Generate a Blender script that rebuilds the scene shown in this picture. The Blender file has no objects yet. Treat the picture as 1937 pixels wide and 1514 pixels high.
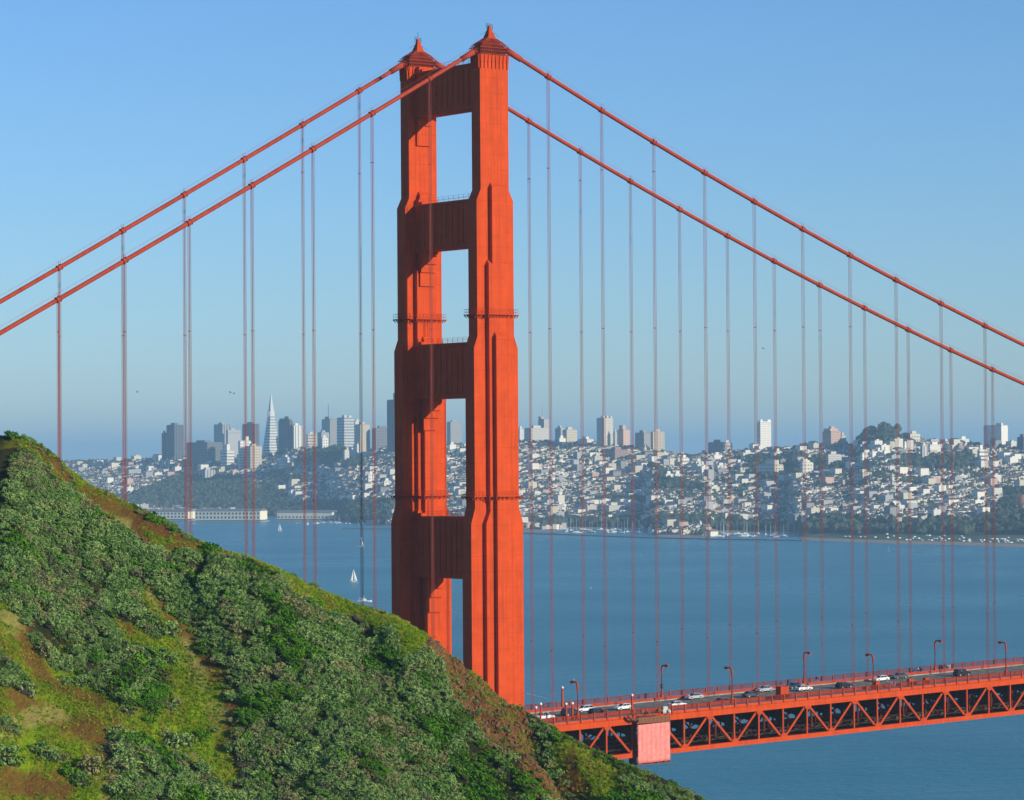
import bpy, math, random
import numpy as np
from mathutils import Vector, Matrix
random.seed(7); rng = np.random.default_rng(11)
R = math.radians
sc = bpy.context.scene
C = sc.collection

# ------------------------------------------------------------------ camera (solved from the hanger and truss joints)
CX, CY, CZ = -410.82, -569.47, 134.99
YAW, PITCH, ROLL, FPX = 0.92839, 0.01674, -0.007, 5922.55
PW, PH = 1937.0, 1514.0
_fw = np.array([math.cos(PITCH)*math.cos(YAW), math.cos(PITCH)*math.sin(YAW), math.sin(PITCH)])
_rt = np.array([math.sin(YAW), -math.cos(YAW), 0.0]); _up = np.cross(_rt, _fw)
RT = math.cos(ROLL)*_rt + math.sin(ROLL)*_up
UP = -math.sin(ROLL)*_rt + math.cos(ROLL)*_up
FW = _fw
CAM = np.array([CX, CY, CZ])
HF = np.array([math.cos(YAW), math.sin(YAW), 0.0]); HR = _rt
cam = bpy.data.cameras.new('camera'); camo = bpy.data.objects.new('camera', cam); C.objects.link(camo)
cam.sensor_width = 36.0; cam.sensor_fit = 'HORIZONTAL'; cam.lens = FPX*36.0/PW
cam.clip_start = 1.0; cam.clip_end = 200000.0
camo.matrix_world = Matrix(((RT[0], UP[0], -FW[0], CX), (RT[1], UP[1], -FW[1], CY), (RT[2], UP[2], -FW[2], CZ), (0, 0, 0, 1)))
sc.camera = camo

# ------------------------------------------------------------------ world, sun, exposure
SUN_AZ = R(21.5)          # swing of the sun from the bridge's west side towards its far end
SUN_EL = R(18.0)
sdir = np.array([math.sin(SUN_AZ)*math.cos(SUN_EL), -math.cos(SUN_AZ)*math.cos(SUN_EL), math.sin(SUN_EL)])
w = bpy.data.worlds.new('World'); sc.world = w; w.use_nodes = True
nt = w.node_tree; bg = nt.nodes['Background']
sky = nt.nodes.new('ShaderNodeTexSky'); sky.sky_type = 'NISHITA'; sky.sun_disc = False
sky.sun_elevation = SUN_EL
sky.sun_rotation = math.atan2(sdir[0], sdir[1])
sky.altitude = 0; sky.air_density = 1.0; sky.dust_density = 0.1; sky.ozone_density = 6.0
tint = nt.nodes.new('ShaderNodeMix'); tint.data_type = 'RGBA'; tint.blend_type = 'MULTIPLY'; tint.inputs[0].default_value = 1.0
tint.inputs[7].default_value = (1.03, 1.14, 1.28, 1)
nt.links.new(sky.outputs[0], tint.inputs[6]); nt.links.new(tint.outputs[2], bg.inputs[0]); bg.inputs[1].default_value = 0.115
sl = bpy.data.lights.new('sun', 'SUN'); sl.energy = 5.0; sl.angle = R(0.5); sl.color = (1.0, 0.89, 0.69)
so = bpy.data.objects.new('sun', sl); C.objects.link(so)
so.rotation_euler = Vector((-sdir[0], -sdir[1], -sdir[2])).to_track_quat('-Z', 'Y').to_euler()
sc.view_settings.view_transform = 'Standard'; sc.view_settings.look = 'None'
sc.view_settings.exposure = 0.0; sc.view_settings.gamma = 1.0
sc.cycles.volume_bounces = 1
HAZE_DENSITY = 6.4e-5
HAZE_COLOR = (0.46, 0.735, 0.93)

# ------------------------------------------------------------------ pixel helpers (pixels of the 1937 x 1514 photograph)
def ray(px, py):
    d = FW + RT*((px-PW/2)/FPX) + UP*(-(py-PH/2)/FPX)
    return d
def at(px, py, v):
    d = ray(px, py); return CAM + d*(v/(d @ HF))
def on_plane_z(px, py, z):
    d = ray(px, py); return CAM + d*((z-CZ)/d[2])
def on_plane_y(px, py, Y):
    d = ray(px, py); return CAM + d*((Y-CY)/d[1])
def proj(P):
    P = np.asarray(P, float) - CAM
    z = P @ FW
    return PW/2 + FPX*(P @ RT)/z, PH/2 - FPX*(P @ UP)/z
ZB0, ZBG = 64.95, 0.0234                      # bottom chord height and grade
def zb(X): return ZB0 + ZBG*X
def road_z(X): return zb(X) + 8.85
def on_deck(px, py, dz=0.0):
    d = ray(px, py); t = (ZB0+8.85+dz + ZBG*CX - CZ)/(d[2]-ZBG*d[0]); return CAM + d*t

# ------------------------------------------------------------------ noise (value noise, numpy)
def _h(ix, iy, s):
    n = (ix.astype(np.int64)*374761393 + iy.astype(np.int64)*668265263 + s*974634777) & 0x7fffffff
    n = ((n ^ (n >> 13))*1274126177) & 0x7fffffff
    return ((n ^ (n >> 16)) & 0xffffff)/float(0xffffff)
def vnoise(x, y, s=0):
    x = np.asarray(x, float); y = np.asarray(y, float)
    ix = np.floor(x); iy = np.floor(y); fx = x-ix; fy = y-iy
    fx = fx*fx*(3-2*fx); fy = fy*fy*(3-2*fy)
    a = _h(ix, iy, s); b = _h(ix+1, iy, s); c = _h(ix, iy+1, s); d = _h(ix+1, iy+1, s)
    return (a*(1-fx)+b*fx)*(1-fy) + (c*(1-fx)+d*fx)*fy
def fbm(x, y, o=4, s=0):
    r = 0; a = 1; t = 0
    for i in range(o):
        r = r + a*(vnoise(x*2**i, y*2**i, s+i*17)-.5); t += a; a *= .5
    return r/t*2
def in_poly(x, y, poly):
    x = np.asarray(x, float); y = np.asarray(y, float); ins = np.zeros(x.shape, bool)
    n = len(poly)
    for i in range(n):
        x1, y1 = poly[i]; x2, y2 = poly[(i+1) % n]
        if y1 == y2: continue
        c = ((y1 > y) != (y2 > y)) & (x < (x2-x1)*(y-y1)/(y2-y1)+x1)
        ins ^= c
    return ins

# ------------------------------------------------------------------ object helpers
def tag(o, label=None, cat=None, group=None, kind=None):
    if label: o['label'] = label
    if cat: o['category'] = cat
    if group: o['group'] = group
    if kind: o['kind'] = kind
    return o
def empty(name, loc=(0, 0, 0), rz=0.0, label=None, cat=None, group=None):
    o = bpy.data.objects.new(name, None); C.objects.link(o)
    o.location = loc; o.rotation_euler = (0, 0, rz); o.empty_display_size = 1
    return tag(o, label, cat, group)
def kids(o): return list(KIDS.get(o, []))
KIDS = {}
def adopt(ch, par):
    ch.parent = par; KIDS.setdefault(par, []).append(ch)
def copy_tree(o, parent=None):
    c = o.copy(); C.objects.link(c)
    if parent is not None: adopt(c, parent)
    for ch in kids(o): copy_tree(ch, c)
    return c
class MB:
    def __init__(s): s.v = []; s.f = []; s.m = []; s.c = []
    def add(s, vs, fs, mi=0, col=None):
        n = len(s.v); s.v.extend([tuple(p) for p in vs])
        for f in fs:
            s.f.append([n+i for i in f]); s.m.append(mi)
            if col is not None: s.c.append((col, len(f)))
    def box(s, c, d, mi=0, M=None, col=None):
        hx, hy, hz = d[0]/2, d[1]/2, d[2]/2
        vs = [(c[0]+a*hx, c[1]+b*hy, c[2]+e*hz) for e in (-1, 1) for a, b in ((-1, -1), (1, -1), (1, 1), (-1, 1))]
        if M is not None: vs = [tuple(M @ Vector(p)) for p in vs]
        s.add(vs, [(3, 2, 1, 0), (4, 5, 6, 7), (0, 1, 5, 4), (1, 2, 6, 5), (2, 3, 7, 6), (3, 0, 4, 7)], mi, col)
    def rects(s, L, cx=0, cy=0, mi=0, col=None):
        """loft of rectangles: L = [(z, hx, hy, (ox, oy)?)]"""
        vs = []
        for r in L:
            ox, oy = (r[3] if len(r) > 3 else (0, 0))
            vs += [(cx+ox+a*r[1], cy+oy+b*r[2], r[0]) for a, b in ((-1, -1), (1, -1), (1, 1), (-1, 1))]
        fs = [(3, 2, 1, 0)]
        for k in range(len(L)-1):
            o = 4*k
            for i in range(4):
                j = (i+1) % 4; fs.append((o+i, o+j, o+4+j, o+4+i))
        o = 4*(len(L)-1); fs.append((o, o+1, o+2, o+3))
        s.add(vs, fs, mi, col)
    def tube(s, p0, p1, r, n=6, mi=0, r1=None, caps=True):
        p0 = Vector(p0); p1 = Vector(p1); d = (p1-p0).normalized()
        a = d.cross(Vector((0, 0, 1)));
        if a.length < 1e-3: a = Vector((1, 0, 0))
        a.normalize(); b = d.cross(a); r1 = r if r1 is None else r1
        vs = []
        for p, rr in ((p0, r), (p1, r1)):
            for i in range(n):
                t = 2*math.pi*i/n; vs.append(tuple(p + a*(rr*math.cos(t)) + b*(rr*math.sin(t))))
        fs = [(i, (i+1) % n, n+(i+1) % n, n+i) for i in range(n)]
        if caps: fs += [tuple(range(n))[::-1], tuple(range(n, 2*n))]
        s.add(vs, fs, mi)
    def path(s, pts, r, n=8, mi=0):
        vs = []; fs = []
        for k, p in enumerate(pts):
            p = Vector(p)
            q = Vector(pts[min(k+1, len(pts)-1)]) - Vector(pts[max(k-1, 0)]); q.normalize()
            a = q.cross(Vector((0, 0, 1)))
            if a.length < 1e-2: a = q.cross(Vector((0, 1, 0)))
            a.normalize(); b = q.cross(a)
            rr = r[k] if isinstance(r, (list, tuple)) else r
            for i in range(n):
                t = 2*math.pi*i/n; vs.append(tuple(p + a*(rr*math.cos(t)) + b*(rr*math.sin(t))))
        for k in range(len(pts)-1):
            for i in range(n):
                j = (i+1) % n; fs.append((k*n+i, k*n+j, (k+1)*n+j, (k+1)*n+i))
        fs += [tuple(range(n))[::-1], tuple(range((len(pts)-1)*n, len(pts)*n))]
        s.add(vs, fs, mi)
    def bar(s, p0, p1, wdt, hgt, mi=0):
        """box beam along p0-p1; wdt across (horizontal), hgt in the vertical plane"""
        p0 = Vector(p0); p1 = Vector(p1); d = (p1-p0).normalized()
        a = d.cross(Vector((0, 0, 1)))
        if a.length < 1e-3: a = Vector((0, 1, 0))
        a.normalize(); b = a.cross(d)
        vs = [tuple(p + a*(sx*wdt/2) + b*(sz*hgt/2)) for p in (p0, p1) for sx, sz in ((-1, -1), (1, -1), (1, 1), (-1, 1))]
        s.add(vs, [(3, 2, 1, 0), (4, 5, 6, 7), (0, 1, 5, 4), (1, 2, 6, 5), (2, 3, 7, 6), (3, 0, 4, 7)], mi)
    def prism(s, poly, y0, y1, mi=0, axis='y', col=None):
        n = len(poly)
        if axis == 'y': vs = [(p[0], y0, p[1]) for p in poly] + [(p[0], y1, p[1]) for p in poly]
        else: vs = [(p[0], p[1], y0) for p in poly] + [(p[0], p[1], y1) for p in poly]
        fs = [tuple(range(n))[::-1], tuple(range(n, 2*n))] + [(i, (i+1) % n, n+(i+1) % n, n+i) for i in range(n)]
        s.add(vs, fs, mi, col)
    def ball(s, c, r, nu=10, nv=6, mi=0, sx=1, sy=1, sz=1):
        vs = [(c[0], c[1], c[2]-r*sz)]
        for j in range(1, nv):
            ph = math.pi*j/nv-math.pi/2
            for i in range(nu):
                t = 2*math.pi*i/nu; vs.append((c[0]+r*sx*math.cos(ph)*math.cos(t), c[1]+r*sy*math.cos(ph)*math.sin(t), c[2]+r*sz*math.sin(ph)))
        vs.append((c[0], c[1], c[2]+r*sz)); L = len(vs)-1
        fs = [(0, 1+(i+1) % nu, 1+i) for i in range(nu)]
        for j in range(nv-2):
            for i in range(nu): a = 1+j*nu; fs.append((a+i, a+(i+1) % nu, a+nu+(i+1) % nu, a+nu+i))
        a = 1+(nv-2)*nu; fs += [(a+i, a+(i+1) % nu, L) for i in range(nu)]
        s.add(vs, fs, mi)
    def mesh(s, name, mats):
        me = bpy.data.meshes.new(name); me.from_pydata(s.v, [], s.f); 
        for m in (mats if isinstance(mats, (list, tuple)) else [mats]): me.materials.append(m)
        me.polygons.foreach_set('material_index', s.m)
        if s.c:
            at_ = me.color_attributes.new('Col', 'FLOAT_COLOR', 'CORNER')
            arr = []
            for col, n in s.c: arr += list(col)*n if len(col) == 4 else (list(col)+[1.0])*n
            at_.data.foreach_set('color', arr)
        me.update(); return me
    def build(s, name, mats, parent=None, smooth=False, recalc=True):
        me = s.mesh(name, mats)
        if recalc:
            import bmesh
            b = bmesh.new(); b.from_mesh(me); bmesh.ops.recalc_face_normals(b, faces=b.faces); b.to_mesh(me); b.free()
        if smooth:
            me.polygons.foreach_set('use_smooth', [True]*len(me.polygons))
        o = bpy.data.objects.new(name, me); C.objects.link(o)
        if parent is not None: adopt(o, parent)
        return o

# ------------------------------------------------------------------ materials
def mat(name, base=(.5, .5, .5), rough=.6, metal=0.0, spec=0.5):
    m = bpy.data.materials.new(name); m.use_nodes = True
    p = m.node_tree.nodes['Principled BSDF']
    p.inputs['Base Color'].default_value = (*base, 1); p.inputs['Roughness'].default_value = rough
    p.inputs['Metallic'].default_value = metal; p.inputs['Specular IOR Level'].default_value = spec
    return m
class N:
    def __init__(s, m): s.t = m.node_tree; s.p = s.t.nodes['Principled BSDF']
    def n(s, ty, **k):
        o = s.t.nodes.new(ty)
        for a, b in k.items():
            if a == 'ins':
                for i, vv in b.items(): o.inputs[i].default_value = vv
            else: setattr(o, a, b)
        return o
    def l(s, a, b): s.t.links.new(a, b)
    def coord(s, kind='Object'): return s.n('ShaderNodeTexCoord').outputs[kind]
    def noise(s, vec, scale, det=3, rough=.5):
        o = s.n('ShaderNodeTexNoise', ins={'Scale': scale, 'Detail': det, 'Roughness': rough}); s.l(vec, o.inputs['Vector']); return o.outputs['Fac']
    def ramp(s, f, stops):
        r = s.n('ShaderNodeValToRGB'); s.l(f, r.inputs[0]); e = r.color_ramp.elements
        while len(e) < len(stops): e.new(.5)
        for i, (p, c) in enumerate(stops): e[i].position = p; e[i].color = (*c, 1) if len(c) == 3 else c
        return r.outputs['Color']
    def mix(s, f, a, b, mode='MIX'):
        o = s.n('ShaderNodeMix', data_type='RGBA', blend_type=mode)
        for sock, val in ((o.inputs[0], f), (o.inputs[6], a), (o.inputs[7], b)):
            if isinstance(val, (int, float)): sock.default_value = val
            elif isinstance(val, tuple): sock.default_value = (*val, 1)
            else: s.l(val, sock)
        return o.outputs[2]
    def math(s, op, a, b=0.0):
        o = s.n('ShaderNodeMath', operation=op)
        for i, val in ((0, a), (1, b)):
            if isinstance(val, (int, float)): o.inputs[i].default_value = val
            else: s.l(val, o.inputs[i])
        return o.outputs[0]
    def bump(s, h, st=.3, dist=.1):
        b = s.n('ShaderNodeBump', ins={'Strength': st, 'Distance': dist}); s.l(h, b.inputs['Height']); s.l(b.outputs[0], s.p.inputs['Normal'])

def paint(name, base, plates=True, rough=.55):
    m = mat(name, base, max(rough, .75), 0.0, .12); k = N(m); g = k.n('ShaderNodeNewGeometry').outputs['Position']
    n1 = k.noise(g, .35, 5, .6); n2 = k.noise(g, 2.2, 3)
    c = k.ramp(n1, [(.3, tuple(x*.86 for x in base)), (.7, tuple(min(1, x*1.1) for x in base))])
    c = k.mix(k.math('MULTIPLY', k.math('GREATER_THAN', n2, .66), .35), c, (base[0]*.62, base[1]*.55, base[2]*.6))
    stv = k.n('ShaderNodeMapping'); stv.inputs['Scale'].default_value = (1.3, 1.3, .045); k.l(g, stv.inputs[0])
    st_ = k.noise(stv.outputs[0], 1.0, 4, .7)
    c = k.mix(k.math('MULTIPLY', k.ramp(st_, [(.48, (0, 0, 0)), (.72, (1, 1, 1))]), .55), c, (base[0]*.55, base[1]*.42, base[2]*.6))
    if plates:
        # seams between riveted plates: thin lines in x + y and z
        sp = k.n('ShaderNodeSeparateXYZ'); k.l(g, sp.inputs[0])
        u = k.math('ADD', sp.outputs[0], k.math('MULTIPLY', sp.outputs[1], 1.0))
        a = k.math('LESS_THAN', k.math('FRACT', k.math('MULTIPLY', u, 1/1.07)), .07)
        b = k.math('LESS_THAN', k.math('FRACT', k.math('MULTIPLY', sp.outputs[2], 1/3.4)), .03)
        n3 = k.noise(g, .16, 2)
        ln = k.math('MULTIPLY', k.math('MAXIMUM', a, b), k.math('MULTIPLY', k.math('SUBTRACT', n3, .30), 1.3))
        c = k.mix(ln, c, (base[0]*.30, base[1]*.25, base[2]*.4))
        # pale salt and chalk spots
        n4 = k.noise(g, 1.6, 4, .7); n5 = k.noise(g, .12, 2)
        sp_ = k.math('MULTIPLY', k.math('GREATER_THAN', k.math('ADD', n4, k.math('MULTIPLY', n5, .35)), .93), .45)
        c = k.mix(sp_, c, (.75, .42, .33))
    k.l(c, k.p.inputs['Base Color']); k.bump(n2, .25, .03)
    return m
ORANGE = paint('orange_paint', (.60, .068, .009))
ORANGE2 = paint('orange_paint_plain', (.49, .058, .011), False)
RAILP = paint('weathered_rail_paint', (.22, .032, .018), False, .8)
ORANGE_SHADED = paint('shade_darkened_orange', (.11, .016, .009), False, .8)  # bridge orange darkened to paint in shade below the deck and inside the caps
DUSTY = paint('faded_orange_paint', (.40, .055, .026), False, .7)
ROPE = paint('rope_paint', (.30, .07, .055), False, .7)
DARKM = mat('dark_metal', (.03, .03, .035), .5)
WHITE = mat('white_paint', (.80, .80, .78), .45)
GLASSY = mat('dark_glass', (.015, .02, .028), .12, 0, .6)
RUBBER = mat('rubber', (.02, .02, .02), .8)
CONC = mat('concrete', (.32, .30, .27), .85)
def asphalt():
    m = mat('asphalt', (.075, .075, .068), .9); k = N(m); g = k.n('ShaderNodeNewGeometry').outputs['Position']
    c = k.ramp(k.noise(g, .5, 5, .65), [(.3, (.12, .125, .10)), (.7, (.19, .19, .155))])
    k.l(c, k.p.inputs['Base Color']); return m
ASPH = asphalt()
def walkway():
    m = mat('sidewalk', (.30, .27, .24), .85); k = N(m); g = k.n('ShaderNodeNewGeometry').outputs['Position']
    c = k.ramp(k.noise(g, .8, 4), [(.3, (.2, .17, .15)), (.7, (.36, .33, .3))]); k.l(c, k.p.inputs['Base Color']); return m
WALK = walkway()
def water_mat():
    m = mat('sea_water', (.012, .10, .13), .3, 0, .22); k = N(m)
    g = k.n('ShaderNodeNewGeometry').outputs['Position']
    mp = k.n('ShaderNodeMapping'); mp.inputs['Rotation'].default_value = (0, 0, -YAW); mp.inputs['Scale'].default_value = (.5, 1.0, 1)
    k.l(g, mp.inputs[0]); v = mp.outputs[0]
    a = k.noise(v, .30, 4, .65); b = k.noise(v, .06, 3, .5); d = k.noise(g, .0022, 4, .55)
    h = k.math('ADD', k.math('MULTIPLY', a, 1.0), k.math('MULTIPLY', b, 1.6))
    k.bump(h, .75, 1.6)
    c = k.ramp(d, [(.35, (.006, .145, .185)), (.65, (.010, .185, .225))]); k.l(c, k.p.inputs['Base Color'])
    r = k.ramp(k.noise(g, .004, 3), [(.35, (.26,)*3), (.65, (.32,)*3)]); k.l(r, k.p.inputs['Roughness'])
    return m
WATER = water_mat()

# ------------------------------------------------------------------ SETTING: sea
def quad_obj(name, pts, m, kind='structure'):
    me = bpy.data.meshes.new(name); me.from_pydata([tuple(p) for p in pts], [], [tuple(range(len(pts)))]); me.materials.append(m)
    o = bpy.data.objects.new(name, me); C.objects.link(o); o['kind'] = kind; return o
def gp(u, v, z=0.0):
    p = CAM + HR*u + HF*v; return (p[0], p[1], z)
quad_obj('sea', [gp(-30000, -2500), gp(30000, -2500), gp(30000, 58000), gp(-30000, 58000)], WATER)

# ------------------------------------------------------------------ SETTING: the near hillside
RIDGE = [(-400, 740), (-150, 800), (-40, 813), (0, 817), (22, 816), (45, 823), (62, 829), (100, 852), (130, 882), (175, 914), (240, 952), (290, 978), (330, 1000), (380, 1034), (430, 1050),
         (480, 1065), (520, 1081), (560, 1097), (620, 1123), (680, 1146), (740, 1166), (790, 1190), (830, 1222), (860, 1246), (900, 1282),
         (930, 1306), (960, 1326), (990, 1340), (1030, 1362), (1080, 1388), (1130, 1414), (1190, 1442), (1250, 1468), (1300, 1492), (1335, 1514), (1400, 1556), (1500, 1640), (1700, 1830), (1900, 2020), (2400, 2400)]
rx = np.array([p[0] for p in RIDGE], float); ry = np.array([p[1] for p in RIDGE], float)
def ridge_depth(px): return np.interp(px, [-400, 0, 700, 1340, 2400], [500, 500, 476, 446, 430])
# ridge in (u, z, v)
_pts = np.array([at(x, y, ridge_depth(x)) for x, y in RIDGE]); _u = (_pts-CAM) @ HR; _z = _pts[:, 2]; _v = (_pts-CAM) @ HF
def hill_base(u, v):
    zr = np.interp(u, _u, _z); vr = np.interp(u, _u, _v)
    d = vr - v
    front = zr - np.where(d < 110, d*.80 - 3.0*(1-np.exp(-np.maximum(d, 0)/4.0)), 110*.80-3.0 + (d-110)*.25)
    front = np.maximum(front, 6 + 0*u)
    # the ground climbs again under the viewer, who stands on the next headland
    near = 133.2 - np.maximum(v-2.0, 0)*.85 - np.abs(u)*.10
    front = np.maximum(front, np.where(v < 140, near, -50))
    back = zr - (-d)*(.62) - .25*np.minimum(-d, 12)
    z = np.where(d >= 0, front, back)
    return z, d
# gullies and spurs, given as polylines over the slope (photo pixels): (points, half width m, depth m)
GUL = [([(1005, 1368), (1030, 1410), (1060, 1450), (1090, 1500), (1120, 1560)], 2.4, 3.4),
       ([(300, 1120), (345, 1200), (390, 1300), (440, 1420), (500, 1540)], 5.0, 1.2),
       ([(770, 1210), (812, 1270), (840, 1320), (900, 1400), (1000, 1490), (1100, 1560)], 4.0, -1.8),
       ([(650, 1180), (700, 1290), (760, 1400), (830, 1540)], 7.0, 1.8),
       ([(480, 1090), (560, 1200), (640, 1340), (720, 1530)], 8.0, -1.5),
       ([(850, 1260), (890, 1330), (950, 1420)], 2.5, 1.2)]
def seg_dist(x, y, pts):
    d = np.full(x.shape, 1e9)
    for (x1, y1), (x2, y2) in zip(pts[:-1], pts[1:]):
        t = np.clip(((x-x1)*(x2-x1)+(y-y1)*(y2-y1))/((x2-x1)**2+(y2-y1)**2), 0, 1)
        d = np.minimum(d, np.hypot(x-(x1+t*(x2-x1)), y-(y1+t*(y2-y1))))
    return d
def fproj(u, v, z):
    P = np.stack([CX+HR[0]*u+HF[0]*v, CY+HR[1]*u+HF[1]*v, z], -1); return proj(P)
CLIFF = [(795, 1195), (860, 1240), (930, 1300), (990, 1336), (1010, 1368), (1035, 1410), (1060, 1450), (1095, 1520), (1080, 1540), (1030, 1505), (960, 1452), (905, 1400), (878, 1345), (850, 1300), (826, 1262), (800, 1215)]
def hill_z(u, v):
    z, d = hill_base(u, v)
    px, py = fproj(u, v, z)
    for pts, hw, dep in GUL:
        dd = seg_dist(px, py, pts)/12.5
        z = z - dep*np.exp(-(dd/hw)**2)*np.clip(d/6, 0, 1)
    am = np.clip((d+6)/14, .12, 1)*np.where(v < 250, 0, 1)
    z = z + am*(fbm(u*.045+3, v*.045, 3, 5)*2.6 + fbm(u*.22, v*.22, 3, 9)*.8)
    cl = in_poly(px, py, CLIFF)
    z = z + np.where(cl, fbm(u*.5, v*.5+z*.3, 4, 21)*.9, 0)
    return z
nu_, nv_ = 520, 520
us = np.concatenate([np.linspace(-260, -75, 60)[:-1], np.linspace(-75, 60, nu_-110), np.linspace(60, 260, 51)[1:]])
vs_ = np.concatenate([np.linspace(0, 340, 50)[:-1], np.linspace(340, 520, nv_-80), np.linspace(520, 800, 31)[1:]])
UU, VV = np.meshgrid(us, vs_, indexing='ij')
ZZ = hill_z(UU, VV)
ZZ = np.maximum(ZZ, -3)
PX, PY = fproj(UU, VV, ZZ)
# what grows where, in words: grass flats, bare earth, cliff
GRASS = [[(118, 866), (135, 884), (178, 916), (252, 962), (272, 985), (320, 1012), (375, 1042), (440, 1056), (440, 1068), (374, 1056), (315, 1047), (292, 1032), (258, 1018), (246, 1003), (214, 974), (165, 948), (134, 907)],
         [(18, 818), (60, 836), (112, 880), (130, 906), (108, 902), (72, 868), (30, 838)],
         [(425, 1048), (480, 1063), (530, 1085), (560, 1098), (620, 1124), (680, 1146), (740, 1166), (790, 1190), (805, 1215), (762, 1203), (722, 1200), (690, 1176), (640, 1158), (560, 1143), (530, 1113), (495, 1092), (435, 1068)],
         [(745, 1195), (800, 1212), (815, 1240), (800, 1270), (768, 1275), (750, 1240)],
         [(262, 1110), (292, 1105), (312, 1140), (345, 1170), (372, 1210), (382, 1240), (432, 1275), (420, 1310), (442, 1345), (444, 1400), (462, 1462), (440, 1476), (400, 1462), (352, 1446), (305, 1430), (275, 1405), (250, 1394), (203, 1402), (207, 1440), (215, 1490), (230, 1540), (-40, 1540), (-40, 1400), (30, 1392), (20, 1372), (-40, 1352), (-40, 1308), (30, 1318), (62, 1312), (32, 1262), (-40, 1214), (-40, 1128), (25, 1128), (42, 1170), (76, 1222), (102, 1247), (160, 1282), (202, 1312), (242, 1342), (302, 1352), (342, 1342), (330, 1282), (302, 1242), (290, 1212), (300, 1182), (285, 1152), (262, 1130)],
         [(222, 1178), (250, 1184), (275, 1198), (302, 1218), (305, 1238), (275, 1234), (240, 1212)], [(325, 1235), (345, 1240), (372, 1262), (365, 1300), (335, 1330), (318, 1300), (312, 1262)],
         [(1040, 1380), (1075, 1392), (1120, 1420), (1170, 1450), (1180, 1490), (1140, 1514), (1100, 1470), (1060, 1430)],
         [(400, 1470), (455, 1475), (470, 1500), (420, 1514)], [(560, 1480), (590, 1490), (585, 1514), (550, 1514)]]
EARTH = [([(292, 1100), (345, 1190), (392, 1262), (440, 1300), (446, 1420)], 14), ([(40, 1170), (60, 1240), (110, 1290), (190, 1330)], 12),
         ([(120, 1380), (180, 1395), (210, 1440), (222, 1500)], 14), ([(60, 1350), (130, 1370), (190, 1400)], 22), ([(160, 925), (220, 962), (262, 990)], 14),
         ([(275, 985), (320, 1012), (375, 1042), (440, 1056)], 9), ([(400, 1480), (450, 1490)], 16), ([(210, 975), (300, 1035), (370, 1050)], 8),
         ([(60, 840), (100, 870), (128, 900)], 9), ([(830, 1250), (880, 1330), (980, 1440), (1060, 1510)], 30), ([(20, 1480), (120, 1500)], 20), ([(1075, 1430), (1100, 1470)], 16)]
YELLOW = [([(0, 1395), (60, 1370), (110, 1350)], 16), ([(348, 1220), (372, 1265), (378, 1290)], 12), ([(0, 1130), (25, 1170)], 18), ([(290, 1110), (300, 1160)], 8), ([(400, 1330), (420, 1345)], 12),
          ([(190, 1470), (205, 1510)], 8), ([(320, 1410), (380, 1440)], 10), ([(440, 1066), (560, 1120)], 6), ([(170, 955), (240, 990)], 7)]
def masks(px, py):
    g = np.zeros(np.shape(px)); 
    jx = px + 12*fbm(px/22, py/22, 3, 31); jy = py + 9*fbm(px/22+9, py/22, 3, 37)
    for p in GRASS: g = np.maximum(g, in_poly(jx, jy, p).astype(float))
    cl = in_poly(jx, jy, CLIFF).astype(float)
    e = np.zeros(np.shape(px)); yl = np.zeros(np.shape(px))
    for pts, hw in EARTH: e = np.maximum(e, np.clip(1.6-seg_dist(jx, jy, pts)/hw, 0, 1))
    for pts, hw in YELLOW: yl = np.maximum(yl, np.clip(1.7-seg_dist(jx, jy, pts)/hw, 0, 1))
    return g, cl, e, yl
# masks follow the slope itself, so they are looked up at the undisturbed hill surface
BZ, BD = hill_base(UU, VV); BPX, BPY = fproj(UU, VV, BZ)
vis = (BD > -14) & (VV > 330)
mg, mc, me_, my_ = masks(BPX, BPY)
mg, mc, me_, my_ = [np.where(vis, m_, 0) for m_ in (mg, mc, me_, my_)]
nu2, nv2 = UU.shape
XY = CAM[:2] + UU[..., None]*HR[:2] + VV[..., None]*HF[:2]
verts = np.concatenate([XY, ZZ[..., None]], -1).reshape(-1, 3)
ii, jj = np.meshgrid(np.arange(nu2-1), np.arange(nv2-1), indexing='ij')
a = (ii*nv2+jj).ravel(); faces = np.stack([a, a+nv2, a+nv2+1, a+1], -1)
def grid_mesh(name, verts, faces):
    me = bpy.data.meshes.new(name)
    me.vertices.add(len(verts)); me.vertices.foreach_set('co', verts.astype(np.float32).ravel())
    n = len(faces); k = faces.shape[1]
    me.loops.add(n*k); me.loops.foreach_set('vertex_index', faces.astype(np.int32).ravel())
    me.polygons.add(n); me.polygons.foreach_set('loop_start', np.arange(0, n*k, k, dtype=np.int32))
    me.polygons.foreach_set('loop_total', np.full(n, k, np.int32))
    me.update(calc_edges=True); me.polygons.foreach_set('use_smooth', [True]*n)
    return me
hm = grid_mesh('hillside', verts, faces)
ca = hm.color_attributes.new('Kind', 'FLOAT_COLOR', 'POINT')
ca.data.foreach_set('color', np.stack([mg, mc, me_, my_], -1).astype(np.float32).ravel())
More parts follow.
